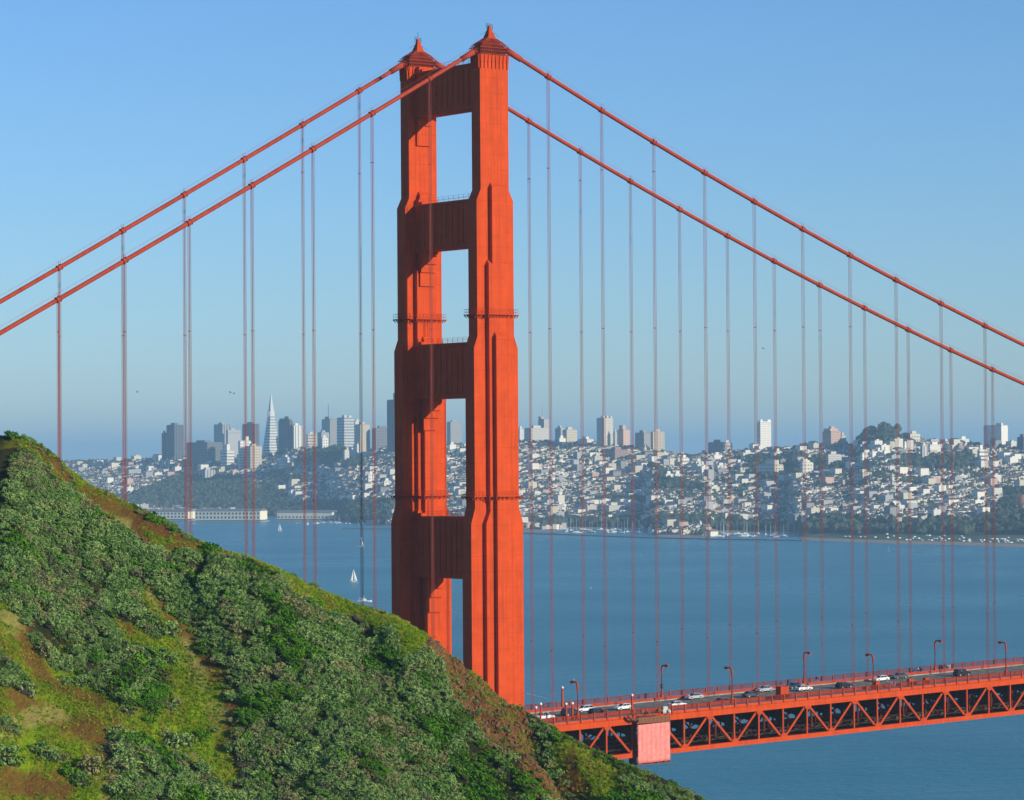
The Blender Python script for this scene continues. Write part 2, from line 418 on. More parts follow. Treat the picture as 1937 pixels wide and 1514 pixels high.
def soil():
    m = mat('hill_soil', (.1, .08, .03), .95, 0, .1); k = N(m); g = k.n('ShaderNodeNewGeometry').outputs['Position']
    at_ = k.n('ShaderNodeAttribute', attribute_name='Kind'); sp = k.n('ShaderNodeSeparateColor'); k.l(at_.outputs['Color'], sp.inputs[0])
    n0 = k.noise(g, .14, 4, .6); n1 = k.noise(g, .55, 5, .7); n2 = k.noise(g, 3.5, 4, .7); n3 = k.noise(g, 1.3, 4, .65)
    scrub = k.ramp(n1, [(.35, (.018, .030, .010)), (.65, (.045, .040, .015))])
    green = k.ramp(k.math('ADD', k.math('MULTIPLY', n1, .5), k.math('MULTIPLY', n2, .5)), [(.34, (.065, .16, .002)), (.52, (.17, .27, .005)), (.66, (.33, .35, .015))])
    earth = k.ramp(n2, [(.3, (.09, .040, .010)), (.7, (.20, .090, .024))])
    straw = k.ramp(n2, [(.3, (.20, .19, .04)), (.7, (.38, .33, .10))])
    c = k.mix(sp.outputs[0], scrub, green)
    patch = k.math('MULTIPLY', k.math('MULTIPLY', k.math('SUBTRACT', k.math('ADD', k.math('MULTIPLY', n0, .6), k.math('MULTIPLY', n3, .5)), .50), 7.0), sp.outputs[0])
    cl = k.n('ShaderNodeClamp'); k.l(patch, cl.inputs[0]); cl.inputs['Max'].default_value = .85
    c = k.mix(cl.outputs[0], c, earth)
    c = k.mix(k.math('MULTIPLY', sp.outputs[2], .85), c, earth)
    c = k.mix(k.math('MULTIPLY', at_.outputs['Alpha'], .8), c, straw)
    rock = k.ramp(k.math('ADD', k.math('MULTIPLY', n3, .6), k.math('MULTIPLY', n2, .4)), [(.34, (.045, .026, .008)), (.46, (.15, .062, .018)), (.56, (.20, .10, .032)), (.66, (.13, .14, .03))])
    c = k.mix(sp.outputs[1], c, rock)
    k.l(c, k.p.inputs['Base Color'])
    h = k.math('ADD', k.math('MULTIPLY', n2, .35), n3)
    k.bump(h, .9, .5)
    return m
SOIL = soil(); hm.materials.append(SOIL)
hill = bpy.data.objects.new('hillside', hm); C.objects.link(hill); hill['kind'] = 'structure'

# ------------------------------------------------------------------ scrub, grass and rocks on the hill
def leaf_mat(name, a, b, dry, seed=0.0):
    m = mat(name, a, .75, 0, .15); k = N(m)
    oi = k.n('ShaderNodeObjectInfo').outputs['Random']
    g = k.n('ShaderNodeNewGeometry').outputs['Position']
    n = k.noise(g, 1.9, 3, .6); n0 = k.noise(g, .12, 3, .6)
    c = k.ramp(n, [(.3, a), (.7, b)])
    tone = k.ramp(oi, [(0, (.55, .65, .45)), (.5, (1, 1, 1)), (1, (1.4, 1.2, 1.3))]); c = k.mix(1.0, c, tone, 'MULTIPLY')
    f = k.math('GREATER_THAN', k.math('ADD', k.math('MULTIPLY', oi, .45), n0), .90)
    c = k.mix(k.math('MULTIPLY', f, .75), c, dry)
    k.l(c, k.p.inputs['Base Color']); return m
LEAF_GREY = leaf_mat('grey_green_leaves', (.066, .158, .026), (.28, .42, .125), (.24, .20, .09))
LEAF_DEEP = leaf_mat('deep_green_leaves', (.030, .13, .003), (.12, .29, .008), (.07, .06, .02))
LEAF_DRY = leaf_mat('dry_twigs', (.12, .10, .06), (.22, .18, .12), (.10, .12, .06))
GRASSM = leaf_mat('grass_blades', (.11, .24, .003), (.29, .40, .012), (.44, .36, .06))
CORE_SHADE = mat('twig_core_shade', (.030, .026, .014), .9)  # inner branches, coloured extra dark to paint shade into the leaf gaps
ROCKM = mat('rust_rock', (.22, .10, .04), .9)
kk = N(ROCKM); kk.l(kk.ramp(kk.noise(kk.n('ShaderNodeNewGeometry').outputs['Position'], 2.5, 4), [(.3, (.08, .038, .015)), (.6, (.20, .095, .04)), (.75, (.30, .21, .12))]), kk.p.inputs['Base Color'])
def bush_mesh(name, m, seed, lumps=20, per=20, lf=.12, spread=.29, hgt=.72, dome=True):
    r = random.Random(seed); b = MB(); ls = MB()
    if dome: b.ball((0, 0, .0), .58, 9, 5, 1, 1, 1, .85*hgt)  # solid dark core standing for shaded branches behind the leaves
    for i in range(lumps):
        t = r.random()*6.283; q = math.sqrt(r.random())
        ph = q*1.75; c = Vector((math.sin(ph)*math.cos(t)*.82, math.sin(ph)*math.sin(t)*.82, math.cos(ph)*hgt+.05))
        lr = spread*r.uniform(.7, 1.15)
        for j in range(per):
            d = Vector((r.gauss(0, 1), r.gauss(0, 1), r.gauss(.35, 1))).normalized()
            p = c + d*lr*r.uniform(.75, 1.05)
            nrm = (d + Vector((r.uniform(-.6, .6), r.uniform(-.6, .6), r.uniform(-.2, .6)))).normalized()
            a1 = nrm.orthogonal().normalized(); a1.rotate(Matrix.Rotation(r.random()*6.28, 3, nrm)); a2 = nrm.cross(a1)
            s = lf*r.uniform(.6, 1.3); 
            b.add([p-a1*s, p-a2*s*.6+nrm*s*.15, p+a1*s, p+a2*s*.6+nrm*s*.15], [(0, 1, 2, 3)], 0)
    return b.mesh(name, [m, CORE_SHADE])
def tuft_mesh(name, seed):
    r = random.Random(seed); b = MB()
    for i in range(26):
        t = r.random()*6.283; q = r.random()*.6; x, y = q*math.cos(t), q*math.sin(t); l = r.uniform(.5, 1.0); dx, dy = r.uniform(-.4, .4), r.uniform(-.4, .4)
        a = r.random()*3.14; wx, wy = .07*math.cos(a), .07*math.sin(a)
        b.add([(x-wx, y-wy, -.1), (x+wx, y+wy, -.1), (x+dx, y+dy, l)], [(0, 1, 2)])
    return b.mesh(name, [GRASSM])
def rock_mesh(name, seed):
    r = random.Random(seed); b = MB(); b.ball((0, 0, 0), 1, 7, 5)
    b.v = [(x*r.uniform(.7, 1.25), y*r.uniform(.7, 1.25), z*r.uniform(.6, 1.1)) for x, y, z in b.v]
    return b.mesh(name, [ROCKM])
def lib(name, meshes):
    col = bpy.data.collections.new(name)
    for i, me in enumerate(meshes):
        o = bpy.data.objects.new(me.name, me); col.objects.link(o)
    return col
V_GREY = [bush_mesh('v%02d' % i, LEAF_GREY, i) for i in range(6)]
V_DEEP = [bush_mesh('w%02d' % i, LEAF_DEEP, 50+i, 18, 20, .15, .36, .62) for i in range(3)]
V_DRY = [bush_mesh('x%02d' % i, LEAF_DRY, 70+i, 14, 16, .09, .34, .6) for i in range(2)]
L_SCRUB = lib('scrub_library', V_GREY+V_DEEP+V_DRY)
L_GRASS = lib('grass_library', [tuft_mesh('t%02d' % i, i) for i in range(5)])
L_ROCK = lib('rock_library', [rock_mesh('r%02d' % i, i) for i in range(4)])
def scatter(name, libc, P, rot, scl, idx, label, cat):
    me = bpy.data.meshes.new(name); me.vertices.add(len(P)); me.vertices.foreach_set('co', np.asarray(P, np.float32).ravel())
    a1 = me.attributes.new('rot', 'FLOAT_VECTOR', 'POINT'); a1.data.foreach_set('vector', np.asarray(rot, np.float32).ravel())
    a2 = me.attributes.new('scl', 'FLOAT_VECTOR', 'POINT'); a2.data.foreach_set('vector', np.asarray(scl, np.float32).ravel())
    a3 = me.attributes.new('idx', 'INT', 'POINT'); a3.data.foreach_set('value', np.asarray(idx, np.int32))
    o = bpy.data.objects.new(name, me); C.objects.link(o); tag(o, label, cat, None, 'stuff')
    g = bpy.data.node_groups.new(name, 'GeometryNodeTree')
    g.interface.new_socket('Geometry', in_out='INPUT', socket_type='NodeSocketGeometry'); g.interface.new_socket('Geometry', in_out='OUTPUT', socket_type='NodeSocketGeometry')
    gi = g.nodes.new('NodeGroupInput'); go = g.nodes.new('NodeGroupOutput')
    ip = g.nodes.new('GeometryNodeInstanceOnPoints'); ci = g.nodes.new('GeometryNodeCollectionInfo')
    ci.inputs['Collection'].default_value = libc; ci.inputs['Separate Children'].default_value = True; ci.inputs['Reset Children'].default_value = True
    def named(n, ty):
        q = g.nodes.new('GeometryNodeInputNamedAttribute'); q.data_type = ty; q.inputs['Name'].default_value = n; return q.outputs['Attribute']
    L = g.links.new
    L(gi.outputs[0], ip.inputs['Points']); L(ci.outputs[0], ip.inputs['Instance']); ip.inputs['Pick Instance'].default_value = True
    L(named('idx', 'INT'), ip.inputs['Instance Index'])
    er = g.nodes.new('FunctionNodeEulerToRotation'); L(named('rot', 'FLOAT_VECTOR'), er.inputs[0]); L(er.outputs[0], ip.inputs['Rotation'])
    L(named('scl', 'FLOAT_VECTOR'), ip.inputs['Scale']); L(ip.outputs[0], go.inputs[0])
    md = o.modifiers.new('scatter', 'NODES'); md.node_group = g
    return o
def hill_points(n, umin=-78, umax=60, dmin=-9, dmax=76):
    u = rng.uniform(umin, umax, n); vr = np.interp(u, _u, _v); v = vr - rng.uniform(dmin, dmax, n)
    z, d = hill_base(u, v); bx, by = fproj(u, v, z)
    z2 = hill_z(u, v)
    return u, v, z2, d, bx, by
def to_world(u, v, z): return np.stack([CX+HR[0]*u+HF[0]*v, CY+HR[1]*u+HF[1]*v, z], -1)
FALL = YAW - R(88)         # direction in plan along which the wind-combed scrub runs
u, v, z, d, bx, by = hill_points(30000)
g_, c_, e_, y_ = masks(bx, by)
keep = (g_ < .5) & (by < 1640) & (bx > -160)
keep &= ~((c_ > .5) & (rng.random(len(u)) < .62))
keep &= ~((e_ > .6) & (rng.random(len(u)) < .6))
clump = fbm(u*.16+50, v*.16, 3, 77)
keep &= (clump > -.62) | (c_ > .5)
keep &= (fbm(u*.33+9, v*.33, 2, 177) > -.42) | (c_ > .5)
u, v, z, bx, by, c_, clump = [q[keep] for q in (u, v, z, bx, by, c_, clump)]
n = len(u); base = rng.uniform(.42, 1.0, n)*1.02*(1+.5*clump); base = np.where(c_ > .5, base*rng.uniform(.25, .6, n), base)
edge = np.clip((np.interp(u, _u, _v)-v+3)/12, .30, 1); base = base*edge
zone = fbm(bx/90+5, by/90, 3, 91) + fbm(bx/30, by/30, 2, 95)*.5
idx = rng.integers(0, 6, n); idx = np.where(zone < -.30, 6+rng.integers(0, 3, n), idx); idx = np.where((zone > .42) & (rng.random(n) < .6), 9+rng.integers(0, 2, n), idx)
idx = np.where((bx < 170) & (by < 980) & (idx > 5), rng.integers(0, 6, n), idx)
idx = np.where(rng.random(n) < .07, 6+rng.integers(0, 5, n), idx)
rot = np.stack([rng.normal(0, .15, n), .42+rng.normal(0, .15, n), FALL+rng.normal(0, .35, n)], -1)
sclv = np.stack([base*rng.uniform(1.1, 1.9, n), base*rng.uniform(.75, 1.05, n), base*rng.uniform(.75, 1.6, n)], -1)
scatter('coastal_scrub', L_SCRUB, to_world(u, v, z+.05), rot, sclv, idx, 'dense grey-green coastal scrub covering the steep near slope', 'scrub')
u, v, z, d, bx, by = hill_points(150000)
g_, c_, e_, y_ = masks(bx, by)
keep = ((g_ > .5) | ((c_ > .5) & (rng.random(len(u)) < .45)) | ((g_ < .5) & (rng.random(len(u)) < .22))) & ~((e_ > .5) & (rng.random(len(u)) < .8)) & (fbm(u*.35, v*.35, 3, 61) > -.25)
u, v, z = u[keep], v[keep], z[keep]; n = len(u); s_ = rng.uniform(.18, .42, n)
scatter('hillside_grass', L_GRASS, to_world(u, v, z), np.stack([0*u, 0*u, rng.uniform(0, 6.28, n)], -1), np.stack([s_*1.3, s_*1.3, s_], -1), rng.integers(0, 5, n), 'short bright green and straw-coloured grass on the open patches of the near slope', 'grass')
u, v, z, d, bx, by = hill_points(26000, -20, 60, -8, 60)
g_, c_, e_, y_ = masks(bx, by)
keep = (c_ > .5) | ((e_ > .7) & (rng.random(len(u)) < .03)) | ((bx > 1000) & (g_ < .5) & (rng.random(len(u)) < .12))
u, v, z = u[keep], v[keep], z[keep]; n = len(u); s_ = rng.uniform(.07, .24, n)*rng.uniform(.6, 1.5, n)
scatter('loose_rocks', L_ROCK, to_world(u, v, z), rng.uniform(-3, 3, (n, 3)), np.stack([s_*1.3, s_, s_*.9], -1), rng.integers(0, 4, n), 'rust-brown broken rock on the bare cliff at the right of the slope', 'rocks')

# single bushes that stand apart on the grass
def on_hill(px, py):
    lo, hi = 330.0, 530.0; best = None
    vs2 = np.linspace(340, 520, 1500); d = ray(px, py); P = CAM + d[None]*(vs2/(d @ HF))[:, None]
    uu = (P-CAM) @ HR; z = hill_z(uu, vs2); k = np.argmax(P[:, 2] <= z)
    return (P[k][0], P[k][1], z[k])
BUSH = [(322, 1196, 2.1, 1.3, 0, 'long grey-green bush beside the brown track, pointing down the slope'), (314, 1246, 1.9, 1.5, 1, 'round grey-green bush just left of the brown track, highest of the loose pair'), (273, 1236, 1.4, 1.2, 2, 'grey-green bush left of the round bush beside the brown track'), (292, 1262, 1.7, 1.2, 3, 'grey-green bush below and left of the round bush by the track'),
        (238, 1346, 1.5, 1.0, 2, 'low bush where the thick scrub opens onto the lower grass'), (281, 1360, 1.1, .8, 7, 'small deep-green bush on open grass below the thick scrub'), (319, 1404, 2.3, 1.4, 4, 'big rounded grey-green bush in the middle of the lower grass, lit on its upper side'), (353, 1406, 1.7, 1.2, 0, 'grey-green bush just right of the big rounded one in the lower grass'), (383, 1396, 1.5, 1.0, 6, 'deep-green bush third along from the big rounded one'),
        (405, 1382, 1.0, .7, 2, 'small pale bush nearest the bare brown path'), (446, 1418, 1.9, 1.3, 5, 'grey-green bush right of the bare brown path'), (84, 1428, 2.3, 1.3, 1, 'ragged spreading bush at the left of the lower grass'), (112, 1434, 1.6, 1.1, 9, 'dry twiggy bush touching the ragged spreading one'), (176, 1456, 2.4, 1.9, 3, 'largest round bush of the lower grass, casting a dark shadow to its left'),
        (131, 1460, 1.6, 1.2, 7, 'deep-green bush left of the largest round bush of the lower grass'), (156, 1481, 1.9, 1.2, 0, 'grey-green bush just below the largest round bush'), (236, 1458, 2.8, 1.5, 2, 'long grey-green bush slanting down beside the red-brown earth'), (232, 1500, 2.4, 1.6, 5, 'grey-green bush at the bottom edge beside the red-brown earth'), (254, 1410, 2.3, 1.6, 6, 'dark deep-green bush at the top of the lower thicket'),
        (225, 1392, 1.8, 1.4, 1, 'grey-green bush at the upper left corner of the lower thicket'), (123, 1290, 1.3, .9, 4, 'left one of two bushes fringing the scrub above the brown earth'), (153, 1294, 1.6, 1.0, 0, 'right one of two bushes fringing the scrub above the brown earth'), (16, 1438, 2.5, 2.0, 3, 'broad bush at the left edge of the picture above the lower grass'), (41, 1306, 2.0, 1.3, 2, 'rounded bush at the left edge below the thick scrub'), (88, 1296, .7, .6, 7, 'tiny dark bush alone on the brown earth at the left'),
        (400, 1042, 1.7, 1.3, 6, 'dark green bush standing on the ridge line at the end of the grass strip'), (22, 827, 1.4, 1.0, 6, 'dark bush on the crest beside the fence post'), (292, 984, 1.7, 1.1, 7, 'dark bush breaking the skyline above the brown bank'), (190, 1282, 1.2, .8, 2, 'low bush at the lower lip of the thick scrub above the grass'), (330, 1340, .9, .7, 3, 'tiny bush alone in the bright green grass left of the track'), (186, 1418, .8, .6, 2, 'tiny bush alone above the largest round bush')]
for k, (px, py, sx, sy, vi, lab) in enumerate(BUSH):
    me = (V_GREY+V_DEEP+V_DRY)[vi]
    p = on_hill(px, py)
    o = bpy.data.objects.new('scrub_bush', me); C.objects.link(o); o.location = (p[0], p[1], p[2]-.25)
    o.scale = (sx, sy, (sx+sy)*.55); o.rotation_euler = (0, .35, FALL+random.uniform(-.3, .3))
    tag(o, lab or 'small grey-green bush standing apart on the open grass of the near slope', 'bush', 'bushes standing apart on the grass')
# fence post on the crest
pb = MB(); pz = on_hill(4, 819); pb.rects([(-.4, .14, .14), (1.35, .12, .12), (1.42, .07, .07)])
o = pb.build('fence_post', mat('weathered_wood', (.16, .11, .07), .9)); o.location = (pz[0], pz[1], pz[2]); tag(o, 'short weathered wooden post on the crest at the left edge', 'post')

# ------------------------------------------------------------------ THE BRIDGE
bridge = empty('suspension_bridge', (0, 0, 0), 0, 'orange-red steel suspension bridge with a tall stepped tower and a truss deck', 'bridge')
TX = -.5; CYB = 13.72
def nearz(py): return 75 + (1371.4-py)/1293.4*151.0
pier = MB(); pier.rects([(-6, 14, 26), (9, 14, 26), (9.01, 12.5, 24.5), (13, 12.5, 24.5)], TX, 0)
tower = pier.build('tower', CONC, bridge)
ZT = 221.4
PR = [(3.85, 1.60, ZT, 0, None), (5.0, 1.62, nearz(362), 2.3, 3.87), (1.6, 2.72, nearz(348), 1.0, None), (2.6, 2.74, nearz(494), 1.0, None),
      (6.0, 1.66, nearz(638), 2.6, 5.02), (1.5, 3.82, nearz(630), 1.0, None), (7.1, 1.69, nearz(962), 3.4, 6.02), (3.73, 2.77, nearz(968), 2.6, 2.62)]
for sy in (-1, 1):
    b = MB()
    for a0, b0, zt, ch, at_ in PR:
        L = [(12.5, a0+.02, b0+.01)]
        if ch == 0: L += [(zt, a0, b0)]
        else:
            ta = at_ if at_ else a0
            if at_: L += [(zt-ch, a0, b0), (zt, ta, b0)]
            else: L += [(zt-ch, a0, b0), (zt, a0-.35, b0-1.1 if b0 > 1.7 else b0)]
        b.rects(L, TX, sy*CYB)
    # fluted band under the cap
    b.rects([(ZT, 3.87, 1.65), (ZT+1.3, 4.05, 1.85)], TX, sy*CYB)
    for i in range(8):
        for s2 in (-1, 1): b.rects([(ZT-1.7, .13, .14), (ZT+.1, .15, .22), (ZT+1.25, .17, .34)], TX-3.6+i*7.2/7, sy*CYB+s2*1.68)
    for i in range(4):
        for s2 in (-1, 1): b.rects([(ZT-1.7, .14, .13), (ZT+.1, .22, .15), (ZT+1.25, .34, .17)], TX+s2*3.95, sy*CYB-1.35+i*.9)
    leg = b.build('leg', ORANGE, tower)
STR = [(nearz(121), nearz(203), 2.0), (nearz(379), nearz(465), 2.3), (nearz(651), nearz(752), 2.7), (nearz(983), nearz(1096), 3.2)]
for k, (zt, zbm, ht) in enumerate(STR):
    b = MB(); yi = CYB-1.55
    b.box((TX, 0, (zt+zbm)/2), (2*ht, 2*yi, zt-zbm))
    b.box((TX, 0, zt+.15), (2*ht+.5, 2*yi-.4, .5)); b.box((TX, 0, zbm+.2), (2*ht+.45, 2*yi-.3, .7))
    for i in range(11):
        y = -yi+1.6+i*(2*yi-3.2)/10
        for s2 in (-1, 1): b.rects([(zbm+.9, .12, .5-.3*abs(i-5)/5), (zt-.5, .12, .5-.3*abs(i-5)/5)], TX+s2*(ht+.06), y)
    for sy in (-1, 1):
        # stepped corner blocks above and below
        yb = sy*(yi-.7)
        b.box((TX, yb, zt+.9), (2*ht-.3, 1.5, 1.6)); b.box((TX, sy*(yi-1.7), zt+.6), (2*ht-.8, 1.2, 1.0)); b.box((TX, yb, zbm-.35), (2*ht-.3, 1.8, .8))
    b.build('portal_strut', ORANGE, tower)
    # handrail over the strut
    b = MB()
    for s2 in (-1, 1):
        for h in (.6, 1.15): b.tube((TX+s2*ht, -yi+1.6, zt+.4+h), (TX+s2*ht, yi-1.6, zt+.4+h), .02, 4)
        for i in range(12): y = -yi+1.6+i*(2*yi-3.2)/11; b.tube((TX+s2*ht, y, zt+.3), (TX+s2*ht, y, zt+1.6), .035, 4)
    b.build('strut_handrail', ORANGE2, tower)
# stepped brackets on the inner faces under each strut
BR = [[2.0, 6.6], [1.2, 3.0, 4.9, 8.0], [1.3, 2.7, 4.4, 7.2], [2.8, 4.8, 8.2, 13.8]]
IN = [1.6, 2.72, 3.82, 3.82]
for sy in (-1, 1):
    for k, (zt, zbm, ht) in enumerate(STR):
        b = MB(); L = BR[k]; n = len(L); wx = [1.9, 2.1, 2.15, 2.2][k]
        for i, dz in enumerate(L):
            th = .42*(n-i)+.08
            b.box((TX, sy*(CYB-IN[k]-th/2+.02), zbm-dz/2), (2*wx-.05*i, th, dz))
        b.build('corner_bracket', ORANGE, tower)
def outline(prs, off):
    q = sorted([(a+off, b_+off) for a, b_ in prs], reverse=True)      # a descending, b ascending
    p = []
    for i, (a, b_) in enumerate(q):
        p.append((a, b_))
        if i+1 < len(q): p.append((q[i+1][0], b_))
    up = p                                    # from +x side to the middle
    top = up + [(-x, y) for x, y in reversed(up)]
    return top + [(-x, -y) for x, y in top]
for zg, prs in ((nearz(598), [(5.0, 1.62), (2.6, 2.74)]), (nearz(941), [(6.0, 1.66), (2.6, 2.74), (1.5, 3.82)])):
    for sy in (-1, 1):
        b = MB(); o1 = outline(prs, .75); o0 = outline(prs, .05)
        n = len(o1)
        vs = [(TX+x, sy*CYB+y, zg+dz) for dz in (0, .12) for x, y in o1+o0]
        m2 = 2*n
        for i in range(n):
            j = (i+1) % n
            b.add([vs[q] for q in (i, j, n+j, n+i, m2+i, m2+j, m2+n+j, m2+n+i)], [(0, 1, 2, 3), (4, 5, 6, 7), (0, 1, 5, 4)])
        o1r = outline(prs, .70)
        for h in (.65, 1.25):
            for i in range(n): p, q = o1r[i], o1r[(i+1) % n]; b.tube((TX+p[0], sy*CYB+p[1], zg+h), (TX+q[0], sy*CYB+q[1], zg+h), .03, 4)
        for i in range(n):
            p, q = o1r[i], o1r[(i+1) % n]; L = math.hypot(p[0]-q[0], p[1]-q[1]); m_ = max(1, int(round(L/1.0)))
            for t in range(m_):
                x = p[0]+(q[0]-p[0])*t/m_; y = p[1]+(q[1]-p[1])*t/m_
                b.tube((TX+x, sy*CYB+y, zg), (TX+x, sy*CYB+y, zg+1.3), .03, 4)
                x0, y0 = x*.86, y*.80
                b.rects([(zg-.75, .04, .04, (-(x-x0)*.6, -(y-y0)*.6)), (zg, .16, .16)], TX+x, sy*CYB+y)
        b.build('gallery', ORANGE2, tower)
        # ladder and stay frame below the gallery on the inner face of the leg
        b = MB(); yi = sy*(CYB-IN[1 if zg > 150 else 2]-.25)
        for xx in (-.9, -.5, .3, .6): b.tube((TX+xx, yi, zg-9.5), (TX+xx*.8, yi, zg), .04, 4)
        for i in range(14): b.tube((TX-.9, yi, zg-9+i*.65), (TX-.5, yi, zg-9+i*.65), .03, 4)
        b.build('ladder', ORANGE2, tower)
# caps with ribbed saddle housings, spires and beacons
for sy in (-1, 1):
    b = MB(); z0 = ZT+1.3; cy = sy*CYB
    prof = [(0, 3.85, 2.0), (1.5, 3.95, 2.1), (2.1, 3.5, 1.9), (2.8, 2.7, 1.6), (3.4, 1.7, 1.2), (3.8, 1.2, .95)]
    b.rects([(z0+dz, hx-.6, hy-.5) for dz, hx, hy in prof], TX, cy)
    cap = b.build('cable_saddle_housing', ORANGE_SHADED, tower)  # solid block in darkened paint stands for the shaded hollow behind the ribs
    b = MB()
    for s2 in (-1, 1):
        for i in range(17):
            f = -1+2*i/16
            b.path([(TX+f*hx, cy+s2*(hy+.02), z0+dz) for dz, hx, hy in prof], .065, 4)
        for i in range(7):
            f = -1+2*i/6
            b.path([(TX+s2*(hx+.02), cy+f*hy, z0+dz) for dz, hx, hy in prof], .065, 4)
    for dz, hx, hy in ((.15, 3.92, 2.08), (.85, 3.96, 2.12), (1.55, 3.98, 2.14), (2.4, 3.2, 1.8)):
        c4 = [(-1, -1), (1, -1), (1, 1), (-1, 1)]
        for i in range(4):
            p, q = c4[i], c4[(i+1) % 4]; b.tube((TX+p[0]*hx, cy+p[1]*hy, z0+dz), (TX+q[0]*hx, cy+q[1]*hy, z0+dz), .07, 4)
    b.build('cap_railing', DUSTY, tower)
    b = MB(); zs = z0+3.7
    b.rects([(zs, 1.05, 1.05), (zs+.4, .95, .95), (zs+2.1, .38, .38), (zs+3.0, .28, .28)], TX, cy)
    spire = b.build('spire', ORANGE2, tower)
    b = MB()
    for s2 in (-1, 1):
        for zz in (zs+2.2, zs+2.75, zs+3.3): b.tube((TX+s2*.35, cy+s2*.15, zz), (TX+s2*1.25, cy+s2*.55, zz), .05, 4)
        for q in (.75, 1.25): b.tube((TX+s2*q, cy+s2*q*.44, zs+2.15), (TX+s2*q, cy+s2*q*.44, zs+3.35), .05, 4)
    b.tube((TX, cy, zs+3.0), (TX, cy, zs+(4.6 if sy > 0 else 3.6)), .06, 5)
    b.tube((TX-.9, cy, zs+1.6), (TX-2.6, cy, zs+.7), .03, 4); b.tube((TX+.9, cy, zs+1.6), (TX+2.6, cy, zs+.7), .03, 4)
    b.build('beacon_frame', DARKM, tower)
# main cables
def cable_z(X):
    if X >= .3: return 225.99 - .45057*(X-.3) + 3.7e-4*(X-.3)**2 if X > 4 else 224.6
    return 225.99 + .56498*X + 1.2e-4*X*X if X < -4 else 224.2
S = 15.24
def hx(k): return k*S+.52 if k > 0 else k*S-1.53
CR = .46
for sy in (-1, 1):
    pts = [(X, sy*CYB, cable_z(X)) for X in np.arange(4.05, 644, 6.0)]
    ptsL = [(X, sy*CYB, cable_z(X)) for X in np.arange(-4.05, -250, -6.0)]
    b = MB(); b.path(pts, CR, 10); b.path(ptsL, CR, 10)
    for s2 in (1, -1):  # thicker sleeves next to the tower
        q = [(s2*X, sy*CYB, cable_z(s2*X)) for X in (4.1, 6, 8.2)]; b.path(q, [.72, .68, .62], 10)
    cab = b.build('main_cable', DUSTY, bridge, True)
    b = MB()
    for dy in (-.45, .45):
        for PT in (pts, ptsL): b.path([(x, y+dy, z+1.25) for x, y, z in PT], .014, 4)
    b.build('hand_line', DUSTY, cab)
    for k in [i for i in range(-13, 27) if i]:
        X = hx(k); z = cable_z(X); sl_ = (cable_z(X+1)-cable_z(X-1))/2; t = Vector((1, 0, sl_)).normalized()
        c0 = Vector((X, sy*CYB, z)); b = MB()
        b.tube(c0-t*.45, c0+t*.45, .60, 10); b.tube(c0-t*.5, c0-t*.38, .68, 10); b.tube(c0+t*.38, c0+t*.5, .68, 10)
        for dy in (-.45, .45): b.tube(c0+Vector((0, dy, .4)), c0+Vector((0, dy, 1.4)), .04, 4)
        b.build('cable_band', DUSTY, cab)
        b = MB(); z1 = zb(X)+7.3
        for dx in (-.20, .20):
            for dy in (-.22, .22): b.tube((X+dx, sy*CYB+dy, z1), (X+dx, sy*CYB+dy, z+.1), .046, 5)
        for zz in np.arange(z1+18, z-6, 36.0): b.box((X, sy*CYB, zz), (.5, .54, .14))
        b.box((X, sy*CYB, z1+.6), (1.0, .8, .5))
        b.build('suspender', ROPE, bridge)
# the deck: truss on either side
X0, X1 = -110*1.0, 36*S/2*1.0+80
XA, XB = -7.0*S+.52, 22*S+.52
def pan(k): return k*S+.52
for sy in (-1, 1):
    y = sy*CYB
    b = MB(); b.bar((XA, y, zb(XA)+7.78), (XB, y, zb(XB)+7.78), .9, 1.34)
    tr = b.build('stiffening_truss', ORANGE, bridge)
    b = MB(); b.bar((XA, y, zb(XA)), (XB, y, zb(XB)), .9, 1.06); b.build('bottom_chord', ORANGE, tr)
    for k in range(-7, 22):
        Xa, Xm, Xb_ = pan(k), pan(k)+S/2, pan(k)+S
        for X in (Xa, Xm):
            b = MB(); b.bar((X, y, zb(X)+.5), (X, y, zb(X)+7.12), .38, .42); b.build('truss_post', ORANGE2, tr)
        b = MB(); b.bar((Xa+.55, y, zb(Xa)+7.15), (Xm-.6, y, zb(Xm)+.5), .44, .52); b.build('diagonal', ORANGE2, tr)
        b = MB(); b.bar((Xm+.6, y, zb(Xm)+.5), (Xb_-.55, y, zb(Xb_)+7.15), .44, .52); b.build('diagonal', ORANGE2, tr)
        b = MB()
        for s2 in (-1, 1):
            z = zb(Xa)+7.12; b.prism([(Xa-1.1, z+.02), (Xa-1.0, z-.25), (Xa-.45, z-.85), (Xa+.45, z-.85), (Xa+1.0, z-.25), (Xa+1.1, z+.02)], y+s2*.44, y+s2*.47)
            z = zb(Xm)+.52; b.prism([(Xm-1.15, z), (Xm-1.0, z+.35), (Xm-.5, z+.8), (Xm+.5, z+.8), (Xm+1.0, z+.35), (Xm+1.15, z)], y+s2*.44, y+s2*.47)
        b.build('gusset_plate', ORANGE2, tr)
